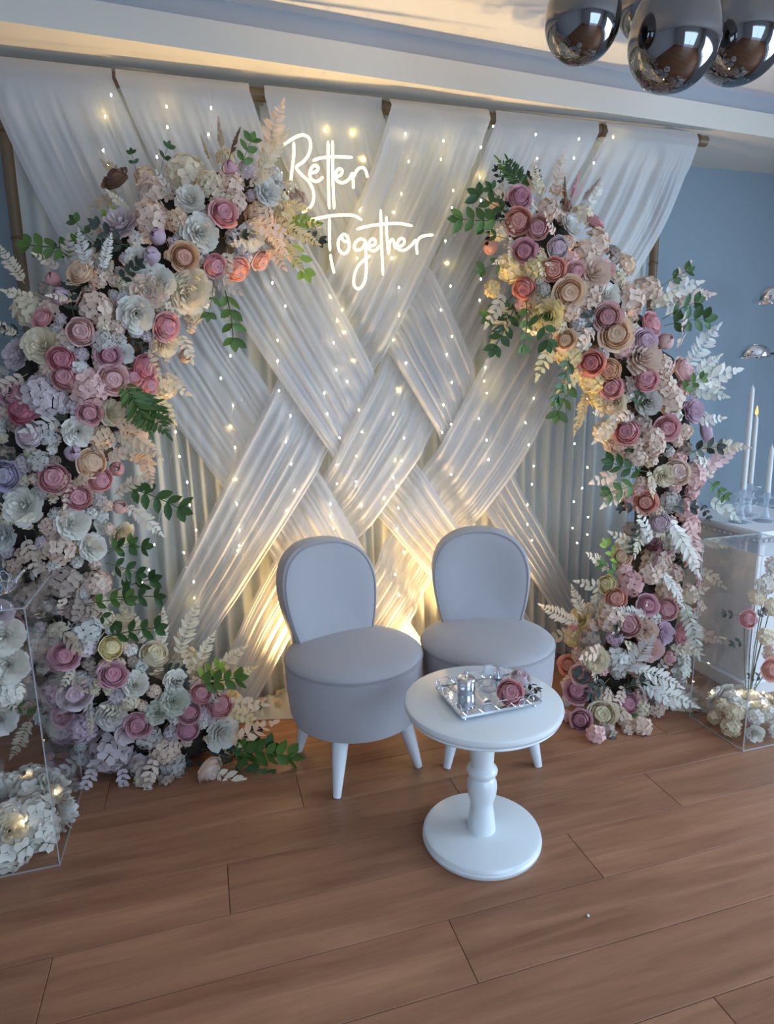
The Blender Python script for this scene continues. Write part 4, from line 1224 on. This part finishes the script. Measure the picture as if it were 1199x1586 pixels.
ar.bloom('rose', 'pink', (pj[0], pj[1] + 0.006, zt + 0.022), (-0.25, -0.75, 0.55), 0.040, 1.15)
pj = onz(804, 1058, zt + 0.02)
ar = Arr('lilac_blossom', (pj[0], pj[1], zt), 'pale lilac blossom behind the pink rose on the tray', 'flower')
ar.bloom('rose', 'lav', (pj[0], pj[1], zt + 0.026), (0.1, -0.4, 0.9), 0.032)
ar.green((pj[0] + 0.005, pj[1] + 0.01, zt + 0.025), (0.45, -0.75, -0.1), (0, -0.3, 1), 0.055, 3, leaf_c, 0.45, 1.2)
for i, (x_, y_) in enumerate(((808, 1094), (826, 1090))):
    pj = onz(x_, y_, zt)
    part_o = part('ring', MB().tube([(0.011 * math.cos(a), 0, 0.0125 + 0.011 * math.sin(a)) for a in np.linspace(0, 6.2832, 24)], 0.0016, 6), silver)
    part_o.location = (pj[0], pj[1], zt)
    part_o.rotation_euler = (0, 0, 0.3 + 0.8 * i)
    tag(part_o, ('silver ring standing beside the pink rose on the tray', 'silver ring near the right corner of the tray')[i], 'ring', 'silver rings on the tray')

# ================================================================== BALLOONS
chrome_b = mat('chrome_balloon', (0.22, 0.215, 0.215), 0.04, 1.0)
BAL = [(903, 22, 57, 1.80, 'chrome balloon hanging leftmost of the four under the ceiling'),
       (1006, 2, 46, 2.02, 'chrome balloon half hidden behind the largest front balloon'),
       (1045, 52, 68, 1.78, 'largest chrome balloon in front, hanging lowest under the ceiling'),
       (1150, 42, 66, 1.90, 'chrome balloon hanging rightmost at the edge of the picture')]
for (x, y, r, Y, lb) in BAL:
    c = ony(x, y, Y); rw = r * depth(c) / FPX
    b = empty('balloon', tuple(c)); tag(b, lb, 'balloon', 'chrome balloons under the ceiling')
    prof = []
    for i in range(25):
        a = math.pi * i / 24
        z = -math.cos(a)
        rr = math.sin(a) * (1 - 0.10 * z)
        prof.append((max(0.002, rw * rr), rw * 1.20 * z if z < 0 else rw * 1.28 * z))
    part('skin', MB().lathe(prof, 40), chrome_b, b, smooth='all')
    part('knot', MB().lathe([(0.004, rw * 1.26), (0.006, rw * 1.30), (0.012, rw * 1.36), (0.010, rw * 1.37), (0.002, rw * 1.33)], 12), chrome_b, b)
    part('nub', MB().lathe([(0.001, -rw * 1.215), (0.006, -rw * 1.20), (0.006, -rw * 1.19)], 12), chrome_b, b)
    part('string', MB().tube([(0, 0, rw * 1.33), (0, 0, R['zc'] - c[2])], 0.0008, 5), wire_m, b)

# ================================================================== ACRYLIC PLINTHS
edge_m = mat_clear('acrylic_edge', (0.9, 0.93, 0.95), milky=0.28)


def plinth(x0, y0, x1, y1, h, label):
    b = empty('acrylic_plinth', ((x0 + x1) / 2, (y0 + y1) / 2, 0)); tag(b, label, 'plinth')
    hx_, hy_, t_ = (x1 - x0) / 2, (y1 - y0) / 2, 0.004
    part('panel', MB().box((-hx_, -hy_, 0), (hx_, -hy_ + t_, h)), clear, b, smooth=False)
    part('panel', MB().box((-hx_, hy_ - t_, 0), (hx_, hy_, h)), clear, b, smooth=False)
    part('panel', MB().box((-hx_, -hy_ + t_, 0), (-hx_ + t_, hy_ - t_, h)), clear, b, smooth=False)
    part('panel', MB().box((hx_ - t_, -hy_ + t_, 0), (hx_, hy_ - t_, h)), clear, b, smooth=False)
    part('top_panel', MB().box((-hx_, -hy_, h), (hx_, hy_, h + t_)), clear, b, smooth=False)
    e = 0.0015
    for sx in (-1, 1):
        for sy in (-1, 1):
            part('edge', MB().box((sx * hx_ - e, sy * hy_ - e, 0), (sx * hx_ + e, sy * hy_ + e, h + 0.004)), edge_m, b, smooth=False)
    for sy in (-1, 1):
        for zz in (0.002, h + 0.002):
            part('edge', MB().box((-hx_, sy * hy_ - e, zz - 0.002), (hx_, sy * hy_ + e, zz + 0.002)), edge_m, b, smooth=False)
            part('edge', MB().box((sy * hx_ - e, -hy_, zz - 0.002), (sy * hx_ + e, hy_, zz + 0.002)), edge_m, b, smooth=False)
    return b


plinth(-0.96, 1.955, -0.525, 2.375, 0.845, 'clear acrylic box plinth at the left edge holding white flowers')
plinth(1.972, 1.80, 2.27, 2.09, 0.80, 'clear acrylic box plinth at the right edge with a white flower ring inside')


def wreath(name, c, rad, label, n_, cols, seed, rsz=0.045):
    A = Arr(name, (c[0], c[1], 0), label, 'wreath')
    rs = random.Random(seed)
    for k in range(n_):
        a = 2 * math.pi * k / n_
        for lv, (dr, z, up) in enumerate(((0.035, 0.045, 0.1), (0.02, 0.105, 0.6), (-0.03, 0.115, 1.2))):
            aa = a + 0.5 * lv / n_ * 6.28 / 3 + rs.uniform(-.1, .1)
            n = (math.cos(aa) * (1 if dr > -0.01 else -0.4), math.sin(aa) * (1 if dr > -0.01 else -0.4), up)
            r_ = rad + dr
            A.bloom(rs.choice(['hyd', 'hyd', 'peony']), rs.choice(cols), (c[0] + r_ * math.cos(aa), c[1] + r_ * math.sin(aa), z), n, rsz * rs.uniform(.85, 1.2))
    for k in range(9):
        a = rs.uniform(0, 6.28); r_ = rad + rs.uniform(-0.05, 0.05)
        put('bulb', bulb_me, A.o, T(r_ * math.cos(a), r_ * math.sin(a), 0.155 - 0.5 * abs(r_ - rad)), bulb_m)
    return A


wreath('flower_wreath', (2.122, 1.945), 0.085, 'ring of cream white flowers and tiny lights on the floor inside the right acrylic box', 9, ['cream', 'white', 'white'], 4, 0.04)
wreath('flower_wreath', (-0.735, 2.16), 0.13, 'mound of white flowers and tiny lights on the floor inside the left acrylic box', 11, ['white', 'white', 'cool', 'cream'], 5, 0.062)

# tall white bouquet in the left box
A = Arr('white_bouquet', (-0.74, 2.17, 0.2), 'tall white blossom bouquet inside the left acrylic box', 'bouquet')
for (x, y, r, k, c) in ((8, 985, 30, 'peony', 'white'), (14, 1030, 28, 'peony', 'white'), (10, 1075, 30, 'hyd', 'white'), (2, 1115, 24, 'peony', 'cool'), (0, 950, 22, 'peony', 'lav'), (-30, 1000, 36, 'peony', 'white'), (-30, 1060, 36, 'hyd', 'white')):
    P = ony(x, y, 2.12); rw = r * depth(P) / FPX
    A.bloom(k, c, P, (0.2, -1, 0.25), rw)
A.green(ony(0, 1085, 2.10), (0.7, -0.3, -0.3), (0, -1, .2), 0.09, 3, leaf_b)
part('stem', MB().tube([(0, 0, 0), (0.0, 0, 0.25), (-0.01, -0.02, 0.45)], 0.008, 8), stem_m, A.o)
part('vase', MB().lathe([(0.005, -0.2), (0.05, -0.2), (0.035, -0.16), (0.03, 0.02), (0.036, 0.06)], 20), glass, A.o)

# pink and white flowers inside the right box
A = Arr('pink_bouquet', (2.17, 1.98, 0.2), 'pink and white flower stems inside the right acrylic box', 'bouquet')
for (x, y, r, k, c, Y) in ((1155, 958, 14, 'rose', 'pink', 1.95), (1192, 1036, 16, 'rose', 'salmon', 1.93), (1188, 905, 18, 'hyd', 'white', 1.98), (1196, 940, 16, 'hyd', 'cream', 1.98), (1185, 985, 15, 'hyd', 'cream', 1.97), (1196, 1010, 16, 'hyd', 'blush', 1.97), (1172, 925, 15, 'hyd', 'cream', 2.0), (1199, 875, 16, 'hyd', 'white', 1.98)):
    P = ony(x, y, Y); rw = r * depth(P) / FPX
    A.bloom(k, c, P, (-0.3, -1, 0.3), rw)
    part('stem', MB().tube([(0.0, 0.0, -0.15), tuple((P - A.loc) * 0.5 + np.array([0.02, 0.03, -0.08])), tuple(P - A.loc + np.array([0, 0.006, 0]))], 0.0022, 5), stem_m, A.o)
for (x, y, a) in ((1145, 953, 170), (1165, 955, 20), (1155, 990, 200), (1185, 1045, 190)):
    a = math.radians(a); d = np.array(RT) * math.cos(a) + np.array(UP) * math.sin(a)
    A.green(ony(x, y, 1.96), d, (0, -1, .6), 0.05, 2, leaf_c, 0.5, 1.2)
part('vase', MB().lathe([(0.005, -0.196), (0.03, -0.196), (0.024, -0.16), (0.02, -0.06), (0.026, -0.02)], 18), glass, A.o)

# tray with a violet bloom on the left box
P0 = ony(12, 935, 2.12)
zt2 = 0.849
tl = empty('handled_tray', (-0.70, 2.13, zt2)); tag(tl, 'silver tray with a looped handle on top of the left acrylic box', 'tray')
part('tray_plate', MB().lathe([(0.005, 0.006), (0.10, 0.006), (0.112, 0.012), (0.110, 0.016), (0.098, 0.010), (0.005, 0.010)], 36), silver, tl)
for sx in (1, -1):
    part('handle', MB().tube([(sx * (0.100 + 0.045 * math.sin(a)), 0.042 * math.cos(a), 0.016 + 0.055 * math.sin(a)) for a in np.linspace(0, math.pi, 18)], 0.0045, 8), silver, tl)
for k in range(14):
    a = 2 * math.pi * k / 14
    part('rim_ring', MB().tube([(0.1 * math.cos(a) - 0.02 * math.sin(a) * math.cos(b), 0.1 * math.sin(a) + 0.02 * math.cos(a) * math.cos(b), 0.032 + 0.018 * math.sin(b)) for b in np.linspace(0, 6.2832, 14)], 0.0022, 6), silver, tl)
for sx, sy in ((.07, .07), (.07, -.07), (-.07, .07), (-.07, -.07)):
    part('foot', MB().lathe([(0.003, 0), (0.005, 0.003), (0.004, 0.007)], 8, T(sx, sy, 0)), silver, tl)
A = Arr('violet_bloom', (-0.70, 2.10, zt2 + 0.012), 'violet tulip bloom lying on the tray at the left edge', 'flower')
A.bloom('bud', 'lilac', (-0.70, 2.10, zt2 + 0.045), (0.4, -0.6, 0.6), 0.042)

# ================================================================== WHITE PEDESTAL, CANDLES, SIGN
ped_m = mat('white_pedestal_paint', srgb(226, 226, 228), 0.5)
px0, px1, py0, py1 = 2.345, 2.78, 2.165, 2.62
pd = empty('pedestal', ((px0 + px1) / 2, (py0 + py1) / 2, 0)); tag(pd, 'square white pedestal with a moulded top beside the right flower arch', 'pedestal')
hx_, hy_ = (px1 - px0) / 2, (py1 - py0) / 2
part('plinth_body', MB().box((-hx_, -hy_, 0.07), (hx_, hy_, 0.735), bev=0.004), ped_m, pd, smooth=False)
part('base', MB().box((-hx_ - .02, -hy_ - .02, 0), (hx_ + .02, hy_ + .02, 0.07), bev=0.006), ped_m, pd, smooth=False)
part('cornice', MB().box((-hx_ - .012, -hy_ - .012, 0.735), (hx_ + .012, hy_ + .012, 0.76), bev=0.005), ped_m, pd, smooth=False)
part('top_slab', MB().box((-hx_ - .035, -hy_ - .035, 0.76), (hx_ + .035, hy_ + .035, 0.792), bev=0.008), ped_m, pd, smooth=False)
n_ = 14
bead = MB().lathe([(0.001, -0.008), (0.006, -0.006), (0.008, 0), (0.006, 0.006), (0.001, 0.008)], 10).mesh('bead', ped_m)
for k in range(n_):
    put('bead', bead, pd, T(-hx_ + (k + .5) * 2 * hx_ / n_, -hy_ - 0.014, 0.747))
    put('bead', bead, pd, T(-hx_ - 0.014, -hy_ + (k + .5) * 2 * hy_ / n_, 0.747))
# carved scroll on the front
for sx in (-1, 1):
    part('scroll', MB().tube([(sx * (0.03 + 0.05 * t_) , -hy_ - 0.004, 0.62 + 0.06 * math.sin(5 * t_)) for t_ in np.linspace(0, 2.6, 24)], 0.005, 6), ped_m, pd)
zp = 0.792
wax = mat('white_wax', srgb(238, 236, 234), 0.5, transl=0.25)
cglass = mat_clear('candlestick_glass', (0.93, 0.96, 1.0), milky=0.22)


def candle(px_, py_top, Y, label, lit, zb_):
    P = ony(px_, py_top, Y)
    x_, y_ = float(P[0]), float(P[1])
    h = empty('candlestick', (x_, y_, zp)); tag(h, 'clear glass candlestick ' + label, 'candlestick', 'glass candlesticks on the pedestal')
    hh = zb_ - zp
    part('holder_base', MB().lathe([(0.004, 0), (0.050, 0), (0.048, 0.006), (0.022, 0.018), (0.011, 0.05), (0.009, hh * .6), (0.012, hh * 0.75), (0.017, hh - 0.03), (0.015, hh)], 24), cglass, h)
    for q in (0.52, 0.80):
        part('drip_dish', MB().lathe([(0.010, hh * q), (0.034, hh * q + 0.004), (0.034, hh * q + 0.007), (0.010, hh * q + 0.004)], 20), cglass, h)
    z1 = float(P[2])
    c = empty('taper_candle', (x_, y_, zb_ - 0.0)); tag(c, 'white taper candle ' + label, 'candle', 'taper candles')
    L_ = z1 - zb_
    part('wax', MB().lathe([(0.003, 0), (0.0125, 0), (0.0115, L_ * .6), (0.0098, L_ - 0.02), (0.006, L_ - 0.008), (0.002, L_)], 18), wax, c)
    if lit:
        part('flame', MB().lathe([(0.001, L_ - 0.004), (0.0065, L_ + 0.004), (0.0075, L_ + 0.012), (0.0045, L_ + 0.026), (0.0008, L_ + 0.042)], 12), mat('orange_flame', (1, .4, .1), 0.5, emit=(1.0, 0.30, 0.06), estr=2.2), c)
    else:
        part('wick', MB().tube([(0, 0, L_ - 0.003), (0.001, 0, L_ + 0.008)], 0.0012, 5), wire_m, c)


candle(1166, 597, 2.33, 'standing tallest at the left of the pedestal', False, 0.95)
candle(1172, 642, 2.45, 'with an orange flame behind the tallest one', True, 0.95)
candle(1196, 690, 2.31, 'nearest the right edge of the picture', False, 0.93)
# small clear place sign with script on the pedestal
sg = empty('acrylic_sign', (2.60, 2.50, zp)); tag(sg, 'small clear sign with white script initials on the pedestal', 'sign')
part('sign_sheet', MB().box((-0.09, -0.002, 0), (0.09, 0.002, 0.13)), clear, sg, smooth=False)
scr = mat('white_script_ink', (0.8, 0.8, 0.82), 0.5)
for st in ([(-0.065, 0.02), (-0.045, 0.055), (-0.02, 0.095), (-0.012, 0.10), (-0.014, 0.06), (-0.012, 0.03), (0.0, 0.028)], [(-0.07, 0.07), (-0.05, 0.085), (-0.03, 0.06), (-0.005, 0.055), (0.015, 0.065)],
           [(0.012, 0.03), (0.03, 0.06), (0.045, 0.095), (0.04, 0.10), (0.032, 0.07), (0.034, 0.035), (0.05, 0.03), (0.07, 0.05)]):
    P = crom([(a, -0.0035, b) for a, b in st], 24)
    part('script_stroke', MB().tube([tuple(p) for p in P], 0.0013, 5), scr, sg)

# ================================================================== ARC LAMP with chrome domes
chrome = mat('chrome', (0.86, 0.87, 0.9), 0.06, 1.0)
black = mat('black_metal', (0.02, 0.02, 0.022), 0.4, 0.6)
dark_in = mat('lamp_inner', (0.75, 0.75, 0.78), 0.4)
lp = empty('arc_floor_lamp', (3.25, 2.85, 0)); tag(lp, 'chrome floor lamp with dome shades on thin black arms by the grey wall', 'floor lamp')
part('base', MB().lathe([(0.01, 0), (0.15, 0), (0.15, 0.015), (0.14, 0.022), (0.01, 0.022)], 40), black, lp)
part('pole', MB().tube([(0, 0, 0.02), (0, 0, 1.3)], 0.011, 12), black, lp)
LB = np.array([3.25, 2.85, 0])
for (x, y, Y, rp) in ((1167, 552, 2.62, 23), (1196, 466, 2.70, 27)):
    c = ony(x, y, Y) - LB; rw = rp * depth(c + LB) / FPX
    P = crom([(0, 0, 1.28), (0.02, 0, c[2] + 0.05 if c[2] > 1.4 else 1.4), (c[0] * 0.45, c[1] * 0.5, c[2] + 0.02), (c[0] + rw * 0.7, c[1], c[2] + rw * 0.2)], 30)
    arm = part('arm', MB().tube([tuple(p) for p in P], 0.006, 8), black, lp)
    sh = part('shade', MB().lathe([(rw, 0), (rw * .99, rw * .18), (rw * .90, rw * .42), (rw * .70, rw * .64), (rw * .40, rw * .78), (0.006, rw * .82)], 32, T(*c), cap=False), chrome, lp)
    part('shade_rim', MB().lathe([(rw * .99, 0.0), (rw * 1.02, -0.004), (rw * .97, -0.006), (rw * 0.9, 0.01), (rw * 0.35, rw * 0.5), (0.004, rw * .55)], 32, T(*c), cap=False), chrome, lp)

# ================================================================== small things on the floor
for i, (x, y, r_) in enumerate(((430, 1058, 9), (436, 1078, 9), (428, 1092, 8))):
    P = onz(x, y, 0.035)
    A = Arr('white_rose_head', (P[0], P[1], 0), ('white artificial rose lying farthest back on the floor beside the left chair', 'white artificial rose lying between two others beside the left chair', 'white artificial rose lying nearest on the floor beside the left chair')[i], 'rose')
    A.bloom('peony', 'cream', (P[0], P[1], 0.03), (0.2 * (i - 1), -0.6, 0.8), 0.034)
A.green((P[0] - 0.03, P[1], 0.05), (-1, -0.2, 0.1), (0, -.5, 1), 0.07, 2, leaf_c, 0.4)
P = onz(911, 1419, 0.002)
bd = part('floor_bead', MB().lathe([(0.0004, 0), (0.003, 0.001), (0.0042, 0.004), (0.003, 0.0068), (0.0004, 0.008)], 12), mat('pearl', (0.85, 0.83, 0.8), 0.25))
bd.location = (P[0], P[1], 0.0)
tag(bd, 'tiny white pearl bead lying on the bare floor in front', 'bead')

# warm uplights standing on the floor behind the chairs
lens_m = mat('uplight_lens', (1, .9, .7), 0.3, emit=(1.0, 0.74, 0.36), estr=12)
for (x, y, e, lb) in ((0.34, 2.64, 66, 'small black uplight on the floor behind the left chair'), (0.93, 2.64, 56, 'small black uplight on the floor behind the gap between the chairs'), (1.27, 2.64, 44, 'small black uplight on the floor behind the right chair')):
    u_ = empty('uplight', (x, y, 0)); tag(u_, lb, 'lamp', 'floor uplights')
    part('can', MB().lathe([(0.004, 0), (0.035, 0), (0.035, 0.06), (0.032, 0.062), (0.030, 0.045), (0.004, 0.045)], 24), black, u_)
    part('lens', MB().lathe([(0.029, 0.047), (0.022, 0.052), (0.004, 0.054)], 20), lens_m, u_)
    ld_ = bpy.data.lights.new('uplight_beam', 'SPOT')
    ld_.energy = e; ld_.color = (1.0, 0.66, 0.27); ld_.spot_size = math.radians(84); ld_.spot_blend = 1.0; ld_.shadow_soft_size = 0.03
    lo = bpy.data.objects.new('uplight_beam', ld_); COL.objects.link(lo); lo.parent = u_
    lo.location = (0, 0, 0.07); lo.rotation_euler = (math.radians(180), 0, 0)
